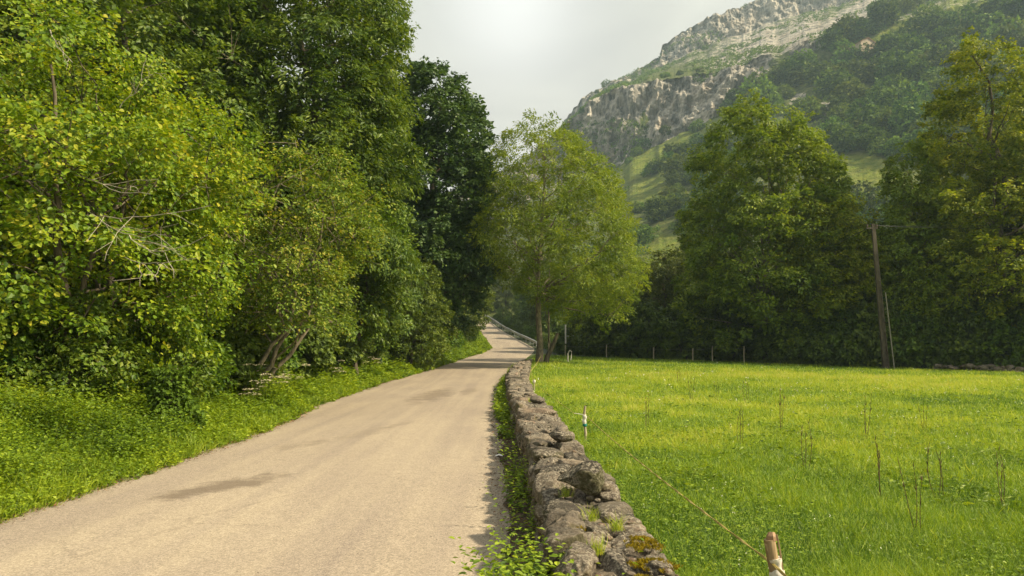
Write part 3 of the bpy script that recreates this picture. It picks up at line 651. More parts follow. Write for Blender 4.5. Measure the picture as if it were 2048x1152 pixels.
r3 = make_tree('ash_tree', prof(d, 1855, [(700,1800,1880),(620,1770,1910),(540,1770,1910),(470,1775,1905),(400,1780,1900),(350,1790,1885),(310,1800,1860),(280,1815,1840)], z0=float(H(x0, d))),
     112, 900, 50, .8, .20, .095, M_ash, 'kite', M_barkpale, .10, 4, .35, nlimb=26, ntwig=120, gap=.43, lump=.42, droop=.3, tbase=.6, tvar=.3, nf=.42)
place(r3, x0, d, 'slender light green ash clump right of the pole with thin pale stems', group=RG)
d = 47; x0 = XG(1990, d)
r4 = make_tree('broadleaf_tree', prof(d, 1990, [(700,1900,2140),(620,1850,2190),(520,1840,2200),(420,1855,2190),(340,1870,2160),(260,1880,2130),(200,1900,2110),(150,1925,2080),(100,1945,2030),(50,1965,1990)], z0=float(H(x0, d))),
     113, 2300, 56, .9, .20, .12, M_yellow, 'kite', M_bark, .30, 2, .3, nlimb=60, ntwig=200, gap=.46, lump=.5, droop=.25, tbase=.58, tvar=.34, nf=.34)
place(r4, x0, d, 'very tall tree at the right border with a golden green spire', group=RG)
for (px, dd, s, rz, src, lab) in [
    (2080, 52, .93, 2.0, r4, 'second golden spire cut by the right border'),
    (1335, 62, .60, .4, wood_b, 'dark round tree left of the tallest tree'),
    (1400, 66, .72, 2.9, wood_b, 'dark tree standing just left of the tallest tree'),
    (1270, 74, .62, 4.4, wood_b, 'dark tree between the ash tree and the meadow fence'),
    (1700, 60, .70, 1.3, wood_b, 'dark tree behind the yellowish tree'),
    (1770, 57, .68, 3.8, wood_b, 'dark tree behind the utility pole'),
    (1905, 58, .80, 5.6, wood_b, 'dark tree behind the slender ash clump'),
    (1470, 60, .55, 1.9, wood_b, 'shaded low tree under the left side of the tallest tree'),
    (1600, 58, .52, .2, wood_b, 'shaded low tree under the right side of the tallest tree'),
    (2160, 50, 1.0, 3.2, wood_b, 'dark tree just past the right border'),
    (2000, 60, .9, 4.9, wood_b, 'dark tree behind the golden spire tree'),
    (2330, 58, 1.0, .9, wood_b, 'tree outside the right border by the meadow')]:
    again(src, XG(px, dd), dd, lab, group=RG, s=s, rz=rz)

# ---- bushes: three kinds, each copied
def bush(name, seed, mat, n=260, nl=44, L=.085, W=.06, R=1.2, h=1.9, shape='kite', tb=.45, gap=.33, tv=.3):
    return make_tree(name, [(.1,R*.8,0,0),(h*.3,R,0,0),(h*.6,R*.85,.1,0),(h*.85,R*.55,0,.1),(h,R*.15,0,0)], seed, n, nl, .42, L, W, mat, shape, M_bark, .022, 5, .6, nlimb=14, ntwig=50, gap=gap, lump=.5, droop=.25, tbase=tb, tvar=tv, nf=.9, tin=5)
bA = bush('bramble_bush', 201, M_bramble)
bB = bush('hedge_bush', 202, M_hedge, 420, 44, .16, .10, 1.8, 2.8)
bC = bush('elder_bush', 203, M_bright, 240, 44, .09, .06, 1.1, 1.5)
BU = 'bushes on the bank between the hazels and the verge'
uses = {'a': [], 'b': [], 'c': []}
first = {'a': bA, 'b': bB, 'c': bC}; used = set()
def put(kind, x, y, s, rz, lab, group, sz=None):
    o = first[kind] if kind not in used else copy_tree(first[kind]); used.add(kind)
    place(o, x, y, lab, 'bush', group, s=s, rz=rz, sz=sz)
rng = rgen(77)
spots = [('a',30,12.2,.9,'bramble at the left border under the hazel'),('a',190,12.8,.95,'bramble under the middle of the yellow hazel'),('c',300,14.2,.8,'light green elder left of the ivy covered stump'),('a',430,14.8,.95,'bramble right of the ivy covered stump'),('c',520,16.2,.95,'light green elder at the foot of the leaning stems'),
 ('a',590,18,1.0,'bramble above the grass where the verge widens'),('a',660,20.5,1.0,'bramble below the fresh green tree, left part'),('c',715,23,1.1,'leafy green shrub behind the cream flowers'),('a',770,27,1.2,'bramble behind the verge right of the cream flowers'),('c',815,31,1.2,'green shrub on the verge below the oak'),
 ('a',850,37,1.3,'dark bramble below the oak trunk'),('c',890,46,1.3,'bush on the verge before the bend'),('a',915,56,1.5,'bush at the inside of the bend'),('c',925,66,1.6,'light bush beside the kerb of the bend'),('a',925,80,1.7,'bush above the kerb at the climbing road'),('a',920,100,2.0,'bush left of the climbing road'),('a',915,125,2.2,'highest bush left of the climbing road'),
 ('b',100,17,.8,'dark bush deep behind the hazel stems'),('b',420,19,.9,'dark bush in the shade of the leaning stems'),('b',600,25,1.0,'dark bush under the very tall ash'),('b',760,34,1.1,'dark bush in the shade behind the fresh green tree'),('b',-30,15,.8,'dark bush at the left border behind the bramble'),('b',280,22,1.0,'dark bush filling the shade between the hazels'),('b',690,30,1.0,'dark bush behind the leafy green shrub')]
for k, px, dd, s, lab in spots: put(k, min(XG(px, dd)-(.75 if k != 'b' else 0), float(XL(dd))-1.25*s-(1.5 if dd < 50 else .8)), dd, s*1.05, rng.random()*6.28, lab, BU)
UN = 'understorey bushes along the far edge of the meadow'
posn = ['left of the far fence posts','behind the leftmost fence posts','behind the middle fence posts','just left of the tallest tree trunk','right of the tallest tree trunk','below the yellowish tree','left of the pole foot','behind the pole foot','right of the pole foot','below the slender ash clump','left of the rubble wall','above the rubble wall','behind the right end of the rubble wall','at the right border','outside the right border','behind the white marker post','between the ash tree and the meadow','behind the tallest tree','behind the slender ash clump','behind the golden spire tree','low by the ash stump']
for i, (px, dd, s) in enumerate([(1215,70,1.25),(1300,66,1.4),(1370,62,1.4),(1450,59,1.5),(1560,56.5,1.2),(1630,54.5,1.3),(1700,53.5,1.3),(1760,54.5,1.4),(1815,52,1.3),(1870,51,1.4),(1925,51.5,1.3),(1990,50,1.4),(2060,49,1.5),(2140,48,1.5),(2250,45,1.5),(1160,82,1.4),(1240,78,1.5),(1510,63,1.8),(1850,62,1.8),(1960,62,1.9),(1120,95,1.5)]):
    dd = dedge(px, 2.0*s if i < 15 else 2.0*s+5) if px > 1180 else dd
    put('b', XG(px, dd), dd, s, rng.random()*6.28, 'shaded bush '+posn[i], UN, sz=s*(1.0+.35*rng.random()))
RC = 'bushes behind the guardrail'
for i, (px, dd, s, lab) in enumerate([(1085,88,1.1,'green bush at the near end of the guardrail'),(1060,100,1.3,'bush behind the near part of the guardrail'),(1040,112,1.4,'bush behind the middle of the guardrail'),(1015,128,1.6,'bush behind the far part of the guardrail'),(995,150,1.8,'bush behind the far end of the guardrail'),(1110,84,1.0,'bush right of the near guardrail end'),(965,190,2.4,'bush closing the end of the road')]):
    put('a', max(XG(px, dd), float(XR(dd))+1.2*s+.9) if px > 970 else XG(px, dd), dd, s, rng.random()*6.28, lab, RC)
# ivy covered stump
iv = empty('ivy_stump', (0, 0, 0)); rr = rgen(31); mb = MB(); tube(mb, [(0,0,-.2),(.03,0,.5),(-.02,.02,1.0),(.02,0,1.35)], [.16,.14,.12,.06], 8); mb.build('trunk', M_bark, iv, smooth=True)
n = 900; z = 1.35*rr.random(n)**.9+.12*rr.normal(size=n)*(rr.random(n) < .2); th = rr.random(n)*6.28; R = (.34-.12*z/1.4)*(.55+.9*vnoise(np.stack([np.cos(th)*1.5, np.sin(th)*1.5, z*2.2], -1), 1.3, 5)+.25*rr.random(n)); o_ = np.stack([np.cos(th), np.sin(th), .2+0*th], -1)
p_ = np.stack([np.cos(th)*R+.06*np.sin(z*5), np.sin(th)*R, z], -1); mb = MB(); 
spray_leaves(mb, p_, o_, rr, 5, .14, .07, .065, 'oval', .4, .35, .5, .5); mb.build('ivy', M_ivy, iv)
place(iv, XG(352, 12.6), 12.6, 'ivy covered stump like a green column above the verge', 'stump', s=.85)

# ------------------------------------------------------------------ verge plants (uncountable)
def scatter_y(rng, n, y0, y1, pw=1.0):
    """more points near the viewer: density falls as 1/y**pw"""
    u = rng.random(n)
    if abs(pw-1) < 1e-6: return y0*(y1/y0)**u
    a, b = y0**(1-pw), y1**(1-pw); return (a+(b-a)*u)**(1/(1-pw))
rng = rgen(301); mb = MB()
n = 36000; y = scatter_y(rng, n, 4.0, 135, 1.2); w = 2.9+.6*vnoise(np.stack([y, y*0, y*0], -1), .6, 8); sl = .02+w*rng.random(n)**.9
edge = .42*(fbm(np.stack([y, y*0, y*0], -1), 1.5, 41, 4)-.5)
x = XL(y)-sl-edge+.10; z0 = H(x, y)
tall = vnoise(np.stack([x, y, y*0], -1), 1.1, 9)*.6+vnoise(np.stack([x, y, y*0], -1), 2.7, 10)*.4; hgt = .07+.22*sm(.05, 1.0, sl)*rng.random(n)+.05+1.5*np.clip(tall-.42, 0, 1)*sm(.15, .9, sl)+.10*tall; scale = np.clip(y/9, 1, 5)
k = 8
t = (np.arange(k)/k)[None, :]+rng.random((n, k))*.12
ang = rng.random((n, 1))*6.28+np.arange(k)[None, :]*2.4
lean = rng.normal(0, .18, (n, 2))
pos = np.stack([x[:, None]+lean[:, :1]*t*hgt[:, None], y[:, None]+lean[:, 1:]*t*hgt[:, None], z0[:, None]+t*hgt[:, None]], -1)
ax = np.stack([np.cos(ang), np.sin(ang), .25+rng.normal(0, .35, (n, k))], -1); no = np.stack([-.3*np.cos(ang), -.3*np.sin(ang), 1+0*ang], -1)+rng.normal(0, .3, (n, k, 3))
patch = vnoise(np.stack([x, y, y*0], -1), .7, 15)*.55+vnoise(np.stack([x, y, y*0], -1), 2.6, 16)*.45
LL = (.035+.035*rng.random((n, k)))*scale[:, None]*(1.2-.5*t)
ti = np.clip(.22+.8*(patch[:, None]-.3)+rng.normal(0, .16, (n, k))+.1*t, 0, 1)
leaves(mb, pos.reshape(-1, 3), ax.reshape(-1, 3), no.reshape(-1, 3), LL.ravel(), LL.ravel()*.62, 'kite', ti.ravel(), .15)
# grass blades spilling over the edge
n = 26000; y = scatter_y(rng, n, 4.0, 60, 1.25); sl = rng.random(n)**1.3*2.4-.06; x = XL(y)-sl-.1*(fbm(np.stack([y, y*0, y*0], -1), 1.5, 41, 4)-.5); scale = np.clip(y/9, 1, 3)
a = np.stack([rng.normal(0, .45, n)+.15, rng.normal(0, .45, n), np.ones(n)], -1); az = rng.random(n)*6.28
gl = vnoise(np.stack([x, y, y*0], -1), 1.3, 23); leaves(mb, np.stack([x, y, H(x, y)], -1), a, np.stack([np.cos(az), np.sin(az), .3+0*az], -1), .10+.18*rng.random(n)+.45*np.clip(gl-.45, 0, 1), .006*scale, 'blade', np.clip(.6+rng.normal(0, .25, n), 0, 1), .3)
tag(mb.build('verge_plants', M_verge), 'dense nettle like green ground plants along the left edge of the road', 'ground plants', kind='stuff')
# taller dense undergrowth higher on the bank
rng = rgen(302); mb = MB(); n = 26000; y = scatter_y(rng, n, 6, 150, 1.1); sl = 2.3+6.5*rng.random(n)**1.2; x = XL(y)-sl
den = vnoise(np.stack([x, y, y*0], -1), .55, 18); kp = rng.random(n) < (.35+.9*den); x, y, den = x[kp], y[kp], den[kp]; n = len(x); z0 = H(x, y)
hgt = .2+1.15*den*rng.random(n); k = 9; t = rng.random((n, k)); ang = rng.random((n, k))*6.28; scale = np.clip(y/12, 1, 5)
pos = np.stack([x[:, None]+.16*np.cos(ang), y[:, None]+.16*np.sin(ang), z0[:, None]+t*hgt[:, None]], -1)
ax = np.stack([np.cos(ang), np.sin(ang), rng.normal(0, .4, (n, k))], -1); no = np.array([.2, -.2, 1])+rng.normal(0, .4, (n, k, 3)); LL = (.05+.05*rng.random((n, k)))*scale[:, None]
ti = np.clip(.3+.6*vnoise(np.stack([x, y, y*0], -1), .35, 19)[:, None]+rng.normal(0, .15, (n, k)), 0, 1)
leaves(mb, pos.reshape(-1, 3), ax.reshape(-1, 3), no.reshape(-1, 3), LL.ravel(), LL.ravel()*.55, 'kite', ti.ravel(), .15)
tag(mb.build('bank_undergrowth', M_bramble), 'tangled undergrowth covering the bank between the bushes', 'undergrowth', kind='stuff')
# cream umbels: countable clumps
def umbel(seed):
    rr = rgen(seed); root = empty('flower_clump', (0, 0, 0)); st = MB(); hd = MB()
    for i in range(9):
        a = rr.random()*6.28; R = .28*rr.random()**.5; h = .45+.3*rr.random(); b = np.array([math.cos(a)*R*.5, math.sin(a)*R*.5, 0]); e = np.array([math.cos(a)*R, math.sin(a)*R, h])
        tube(st, [b, (b+e)/2+rr.normal(0, .02, 3), e], [.004, .003, .002], 4)
        m = 70; aa = rr.random(m)*6.28; r_ = .085*rr.random(m)**.5; pp = e+np.stack([np.cos(aa)*r_, np.sin(aa)*r_, .02-r_**2*3], -1)
        leaves(hd, pp, np.stack([np.cos(aa), np.sin(aa), 0*aa], -1), np.array([0, 0, 1])+rr.normal(0, .3, (m, 3)), .018, .016, 'kite', .5)
    st.build('stem', M_verge, root); hd.build('blossom', M_flower, root); return root
u0 = umbel(5); FG = 'cream flower clumps on the verge'
for i, (px, py, dd, s, lab) in enumerate([(650,735,17.5,1.1,'largest clump of cream flowers right of the ivy stump'),(690,728,19,1.0,'cream flowers just right of the largest clump'),(635,750,16.5,.8,'low cream flowers left of the largest clump'),(730,725,21,1.0,'cream flowers below the leafy green shrub'),(780,712,26,1.0,'small cream flowers on the farther verge'),(825,705,31,1.2,'farthest cream flowers below the oak'),(45,865,7.6,.45,'single browned flower head near the left border'),(8,872,7.4,.4,'flower head cut by the left border')]):
    o = u0 if i == 0 else copy_tree(u0); x = min(XG(px, dd), float(XL(dd))-.55); place(o, x-.25, dd, lab, 'flowers', FG, s=s*1.35, rz=i*1.3)

# ------------------------------------------------------------------ meadow
def pix_ok(x, y): return np.abs(x)/np.maximum(y, .5) < .78
rng = rgen(401); mb = MB()
def field_edge(x): return FE(x)          # far boundary of the meadow
def wall_right(y): return np.interp(y, [0, 7.2, 12.7, 18.3, 27, 33, 40, 48, 62, 80], [.90, .80, .74, .56, .60, .80, .98, 1.3, 2.0, 3.6])
def meadow_pts(n, y0, y1, pw):
    y = scatter_y(rng, n, y0, y1, pw); xr = wall_right(y)-.04; x = xr+(.76*y+1.5-xr)*rng.random(n); ok = y < field_edge(x)+1.5; return x[ok], y[ok]
def pt(x, y): return np.stack([x, y, 0*x], -1)
x, y = meadow_pts(300000, 2.0, 66, .75); n = len(x)
cl = vnoise(pt(x, y), 2.3, 51)*.5+vnoise(pt(x, y), 6.5, 52)*.5; big = fbm(pt(x, y), .16, 53, 3)
x = x+.05*rng.normal(size=n); hh = (.035+.08*cl+.045*rng.random(n))*(1+.6*(rng.random(n) < .05)); sc = np.clip((y/6)**.8, .75, 5.5)
ln = np.stack([rng.normal(0, .42, n), rng.normal(0, .42, n), np.ones(n)], -1); az = rng.random(n)*6.28
dry = sm(18, 8, y)*0+.0
ti = np.clip(.06+.40*cl+1.0*(big-.38)+.08*sm(4, 14, y)-.18*sm(30, 60, y)-.12*sm(1.6, .3, x-wall_right(y))+rng.normal(0, .17, n)+.35*(rng.random(n) < .04), 0, 1)
mid_ = vnoise(pt(x, y), 1.1, 54); ti = np.clip(ti+.5*(mid_-.5), 0, 1); hh = hh*(.75+.6*mid_)
leaves(mb, np.stack([x, y, H(x, y)-.01], -1), ln, np.stack([np.cos(az), np.sin(az), .25+0*az], -1), hh*(1+.05*sc), .0055*sc, 'blade', ti, .35)
tag(mb.build('meadow_grass', M_grass), 'sunlit yellow green meadow grass filling the field right of the wall', 'grass', kind='stuff')
# clover and broad leaves close to the wall
mb = MB(); x, y = meadow_pts(52000, 1.8, 24, 1.5); n = len(x); c = vnoise(pt(x, y), 1.3, 61); kp = rng.random(n) < np.clip(.15+1.5*(c-.35)+.9*sm(1.6, .4, x-wall_right(y)), 0, 1); x, y = x[kp], y[kp]; n = len(x)
k = 3; ang = rng.random((n, 1))*6.28+np.arange(k)*2.09; h0 = .02+.09*rng.random(n); sc = np.clip(y/7, .8, 2.5)
pos = np.stack([x[:, None]+0*ang, y[:, None]+0*ang, (H(x, y)+h0)[:, None]+0*ang], -1); ax = np.stack([np.cos(ang), np.sin(ang), .15+rng.normal(0, .25, (n, k))], -1)
LL = ((.012+.022*rng.random(n)**2)*sc)[:, None]*np.ones(k)
leaves(mb, pos.reshape(-1, 3), ax.reshape(-1, 3), (np.array([0, 0, 1])+rng.normal(0, .3, (n, k, 3))).reshape(-1, 3), LL.ravel(), LL.ravel()*.8, 'oval', np.clip(.35+rng.normal(0, .2, (n, k)), 0, 1).ravel(), .1)
x, y = meadow_pts(2600, 2.0, 14, 1.2); n = len(x); kp = vnoise(pt(x, y), .9, 66) > .5; x, y = x[kp], y[kp]; n = len(x)
for j in range(5):
    a = rng.random(n)*6.28; LL = .05+.08*rng.random(n)
    leaves(mb, np.stack([x, y, H(x, y)+.02], -1), np.stack([np.cos(a), np.sin(a), .5+.6*rng.random(n)], -1), np.stack([-np.cos(a), -np.sin(a), 1.2+0*a], -1), LL, LL*.32, 'oval', np.clip(.45+rng.normal(0, .2, n), 0, 1), .5)
tag(mb.build('clover', M_verge), 'low clover and broad leaves between the grass beside the wall', 'clover', kind='stuff')
mb = MB(); x, y = meadow_pts(800, 2.4, 50, .9); n = len(x); c = vnoise(pt(x, y), .5, 63); kp = c > .35; x, y = x[kp], y[kp]; n = len(x)
for j in range(3):
    a = rng.random(n)*6.28; leaves(mb, np.stack([x, y, H(x, y)+.09+.06*rng.random(n)], -1), np.stack([np.cos(a), np.sin(a), .3+0*a], -1), np.array([0, 0, 1])+rng.normal(0, .5, (n, 3)), .010*np.clip(y/7, 1, 4), .009*np.clip(y/7, 1, 4), 'kite')
tag(mb.build('meadow_blossoms', M_white), 'tiny white blossoms and pale seed heads dotted over the meadow', 'blossoms', kind='stuff')
# dark dock stems
def dock(seed):
    rr = rgen(seed); root = MB()
    for i in range(3):
        a = rr.random()*6.28; h = .38+.3*rr.random(); e = np.array([math.cos(a)*.16*rr.random(), math.sin(a)*.12*rr.random(), h]); b = np.array([math.cos(a)*.03, math.sin(a)*.03, -.02])
        c = bez(b, e, 0, 7, rng=rr); tube(root, c, np.linspace(.0045, .002, 7), 5)
        for j in range(6):
            q = c[rr.integers(3, 7)]; a2 = rr.random()*6.28; tube(root, [q, q+np.array([math.cos(a2)*.018, math.sin(a2)*.018, .03+.06*rr.random()])], [.004, .0015], 4)
    return root
DG = 'dark dry dock stalks standing in the meadow'; dk = [dock(i).mesh('dock_stalk', M_stalk) for i in range(3)]
dpos = [(1750,985,'tallest forked dark stalk in the near right meadow'),(1722,870,'dark stalk pair in the middle of the meadow'),(1865,985,'leaning stalk right of the tallest forked stalk'),(1990,1000,'stalk close to the right border'),(1555,855,'lone stalk left of the middle stalk pair'),(1490,800,'stalk in the far left centre of the meadow'),(1430,800,'stalk left of the far left centre stalk'),(1380,800,'dark stalk in line with the tape fence end'),(1355,770,'small stalk in the far meadow near the ash'),(1605,930,'low stalk above the near post'),(1840,855,'stalk in the far right half of the meadow'),(1475,880,'stalk between the tape and the lone stalk'),(1290,850,'stalk just right of the tape'),(1820,1050,'short bent stalk at the lower right')]
for i, (px, py, lab) in enumerate(dpos):
    dd = 1.5*F/(py-690+8); o = bpy.data.objects.new('dock_stalk', dk[i % 3]); COL.objects.link(o)
    o.location = (XG(px, dd), dd, float(H(XG(px, dd), dd))); o.rotation_euler = (0, 0, i*1.9); s = (.75+.35*((i*37) % 10)/10)*(1.15 if i == 0 else 1); o.scale = (s, s, s); tag(o, lab, 'stalk', DG)

# ------------------------------------------------------------------ stone wall
def ico(sub=3):
    import bmesh
    bm = bmesh.new(); bmesh.ops.create_icosphere(bm, subdivisions=sub, radius=1.0)
    v = np.array([q.co[:] for q in bm.verts]); f = np.array([[w.index for w in q.verts] for q in bm.faces]); bm.free(); return v, f
IV3, IF3 = ico(3); IV4, IF4 = ico(4); IV5, IF5 = ico(5)
def stone_shape(rng, size, fine=False, square=.5, rough=.16):
    v, f = (IV5, IF5) if fine == 2 else (IV4, IF4) if fine else (IV3, IF3)
    # superellipsoid: between ball and block, then cut by random planes for facets
    e = np.abs(v)**(1/square); r = (e.sum(1))**(-square); q = v*r[:, None]
    for _ in range(7):
        nn = nrm(rng.normal(size=3)); dcut = .72+.25*rng.random(); s_ = q@nn; over = np.maximum(s_-dcut, 0); q = q-over[:, None]*nn*.92
    sd = rng.random(3)*50
    q = q*(1+rough*(fbm(q*1.0+sd, 1.6, 3, 4)-.5)[:, None]*2)
    if fine: q = q*(1+.10*(fbm(q+sd, 5.5, 8, 4, .6)-.5)[:, None]*2)
    return q*np.array(size)/2, f
wy = [-4, 0, 3.57, 5, 7.2, 12.7, 18.3, 27, 33, 40, 47]; wl = [.27, .26, .23, .22, .21, .09, -.085, -.2, -.04, .29, .75]; wr = [.87, .86, .85, .83, .77, .73, .52, .56, .76, .95, 1.25]
def WL(y): return np.interp(y, wy, wl)
def WR(y): return np.interp(y, wy, wr)
def WT(y): return ZR(y)+.50-.10*sm(35, 47, y)
rng = rgen(501); wall = empty('stone_wall', (0, 0, 0)); mb = MB(); 
y = -3.5; 
def add_stone(mb, c, size, rz=0.0, fine=False, tilt=.12, tint=None):
    q, f = stone_shape(rng, size, fine, square=.14+.14*rng.random())
    E = np.array(Euler((rng.normal(0, tilt), rng.normal(0, tilt), rz)).to_matrix()); q = q@E.T+np.array(c)
    mb.add(q, f, tint if tint is not None else float(np.clip(rng.normal(.45, .25), 0, 1)))
while y < 46.5:
    L = (.24+.22*rng.random())*(1+.02*max(y, 0)); l, r = float(WL(y)), float(WR(y)); top = float(WT(y)); w = r-l; base = float(ZR(y)); near = 2 if y < 8 else y < 16
    # cap stones: 1 to 3 across
    k = rng.choice([1, 2, 2, 3]); cuts = np.sort(np.concatenate([[0], (np.arange(1, k)+rng.normal(0, .12, k-1))/k, [1]]))
    for i in range(k):
        a, b = l+w*cuts[i], l+w*cuts[i+1]; hgt = .16+.08*rng.random()
        add_stone(mb, ((a+b)/2, y+L/2+rng.normal(0, .03), top-hgt*.5+rng.normal(0, .024)), ((b-a)*1.0, L*1.02, hgt*1.1), rng.normal(0, .16), near, .09)
    # road face and field face courses
    for side, xx in ((0, l), (1, r)):
        zc = base-.05
        while zc < top-.12:
            ch = .12+.07*rng.random(); n2 = 1 if rng.random() < .5 else 2
            for j in range(n2):
                add_stone(mb, (xx+(.10 if side == 0 else -.10)+rng.normal(0, .018), y+L*(j+.5)/n2, zc+ch/2), (.26, L/n2*1.12, ch*1.12), rng.normal(0, .1), 1 <= y < 8 and side == 0, .08)
            zc += ch
    y += L
mb.build('stonework', M_stone, wall, smooth=True)
# earth and rubble core that fills the joints
yy = np.arange(-3.6, 46.8, .07); mm = 10; tt = np.linspace(0, 1, mm); CX = (WL(yy)+.05)[:, None]+(WR(yy)-WL(yy)-.10)[:, None]*tt; CY = np.repeat(yy[:, None], mm, 1)
CZ = WT(yy)[:, None]-.055+.07*(fbm(np.stack([CX, CY, CX*0], -1), 9, 71, 4)-.5); CZ[:, 0] = ZR(yy)-.1; CZ[:, -1] = ZR(yy)-.1
h_, w_ = CX.shape; idx = np.arange(h_*w_).reshape(h_, w_); c_ = MB(); c_.add(np.stack([CX, CY, CZ], -1).reshape(-1, 3), np.stack([idx[:-1, :-1], idx[:-1, 1:], idx[1:, 1:], idx[1:, :-1]], -1).reshape(-1, 4), .3)
M_core = simple('rubble_earth', (.035,.03,.022), (.20,.165,.12), 28, .95, 1.0); c_.build('rubble_core', M_core, wall, smooth=True)
# small chips in the joints
ch = MB()
for i in range(420):
    y = scatter_y(rng, 1, 1.5, 30, 1.2)[0]; x = WL(y)+.05+(WR(y)-WL(y)-.1)*rng.random(); s = .008+.022*rng.random()**2
    q, f = stone_shape(rng, (s*2, s*2*(.7+.5*rng.random()), s*1.3)); ch.add(q[:]+np.array([x, y, WT(y)-.012+.01*rng.random()]), f, float(.4+.6*rng.random()))
ch.build('stone_chips', M_stone, wall, smooth=True)['kind'] = 'stuff'
# yellow moss cushions on the field side
def moss_patch(cx, cy, rx, ry, n):
    m = MB(); r_ = rgen(int(cx*100+cy*1000)); a = r_.random(n)*6.28; q = r_.random(n)**.5; q = q*(.6+.7*vnoise(np.stack([np.cos(a)*2+cx*9, np.sin(a)*2, 0*a], -1), 1.5, 3))
    x = cx+np.cos(a)*q*rx; yy_ = cy+np.sin(a)*q*ry; z = WT(yy_)+.02+.012*r_.random(n)-.01*q
    kk = fbm(np.stack([x, yy_, x*0], -1), 22, 5, 3) > .47; x, yy_, z = x[kk], yy_[kk], z[kk]; n = len(x)
    az = r_.random(n)*6.28; leaves(m, np.stack([x, yy_, z-.02], -1), np.stack([np.cos(az)*.7, np.sin(az)*.7, .9+0*az], -1), np.stack([np.sin(az), np.cos(az), .3+0*az], -1), .022, .006, 'kite', r_.random(n))
    return m.build('moss', M_moss, wall)
for a in [(.73, 4.25, .09, .16, 1500), (.72, 3.85, .11, .10, 1300), (.60, 3.62, .06, .05, 400), (.42, 4.6, .05, .08, 300), (.75, 3.45, .07, .05, 400), (.9, 44.6, .3, 1.4, 900)]:
    moss_patch(*a)
tag(wall, 'long low dry stone wall with lichen and moss running along the right of the lane', 'wall')
# stones lying loose on top
rng = rgen(511)
def loose_taper(q, size):
    u = q[:, 0]/size[0]+.5; q = q.copy(); q[:, 2] *= .35+.95*np.clip(u, 0, 1); q[:, 1] *= .55+.6*np.clip(u, 0, 1); return q
def loose(name, px, py, d, size, rz, lab, tint=.4, tilt=(.0, .0), sq=.5, sink=.3):
    q, f = stone_shape(rng, size, 2, sq, .12); q = loose_taper(q, size) if name == 'boulder' else q; E = np.array(Euler((tilt[0], tilt[1], rz)).to_matrix()); q = q@E.T; q[:, 2] -= q[:, 2].min(); m = MB(); m.add(q, f, tint)
    o = m.build(name, M_stone, smooth=True); x = XG(px, d); o.location = (x, d, float(WT(d))+.012-sink*.05); return tag(o, lab, 'rock', 'stones lying loose on the wall')
loose('boulder', 1158, 985, 5.65, (.33, .25, .24), -.25, 'big pointed dark boulder resting on top of the stone wall', .0, (.1, -.1), .3)
loose('loose_stone', 1207, 985, 5.7, (.16, .13, .09), .3, 'small pale stone beside the right end of the boulder', .55)
loose('loose_stone', 1120, 875, 8.6, (.26, .3, .13), .5, 'flat dark stone tipped up on the wall beyond the boulder', .2, (.0, .25))
loose('loose_stone', 1212, 1050, 4.75, (.10, .09, .07), .2, 'small rounded grey stone near the grass tuft on the wall', .5)
loose('loose_stone', 1075, 800, 14.5, (.3, .5, .12), .1, 'flat slab lying on the far part of the wall', .35)

# plants along the road face of the wall
rng = rgen(520)
mb = MB(); n = 3400; y = scatter_y(rng, n, 2.6, 45, 1.1); den = vnoise(np.stack([y, y*0, y*0], -1), .55, 77)*.6+.5*sm(5.6, 3.4, y)+.25*sm(14, 18, y); kp = rng.random(n) < np.clip(3*(den-.38), .03, 1); y = y[kp]; n = len(y)
x = WL(y)-.01-.24*rng.random(n)**1.3; hgt = np.minimum(.10+.34*rng.random(n), .5)*np.where(y > 12, .8, 1)*(1+.55*sm(5.5, 3.5, y)); k = 14; t = np.linspace(.08, 1, k)[None, :]*np.ones((n, 1)); sgn = np.arange(k)[None, :]*1.57+rng.random((n, 1))*3+rng.normal(0, .2, (n, k)); lean = rng.normal(0, .22, (n, 2)); lean[:, 0] -= .15
pos = np.stack([x[:, None]+lean[:, :1]*t*hgt[:, None], y[:, None]+lean[:, 1:]*t*hgt[:, None], ZR(y)[:, None]+t*hgt[:, None]], -1); sc = np.clip(y/7, .9, 2.5)
ax = np.stack([np.cos(sgn), np.sin(sgn), .15+rng.normal(0, .25, (n, k))], -1); LL = (.030+.030*rng.random((n, 1)))*(1.25-.7*t)*sc[:, None]*(1+.5*sm(5.5, 3.5, y))[:, None]
leaves(mb, pos.reshape(-1, 3), ax.reshape(-1, 3), (np.array([0, 0, 1])+rng.normal(0, .25, (n, k, 3))).reshape(-1, 3), LL.ravel(), LL.ravel()*.6, 'oval', np.clip(.18+rng.normal(0, .2, (n, k))+.35*t, 0, 1).ravel(), .15)
tag(mb.build('wall_foot_plants', M_verge), 'leafy mint like weeds growing at the foot of the wall on the road side', 'weeds', kind='stuff')
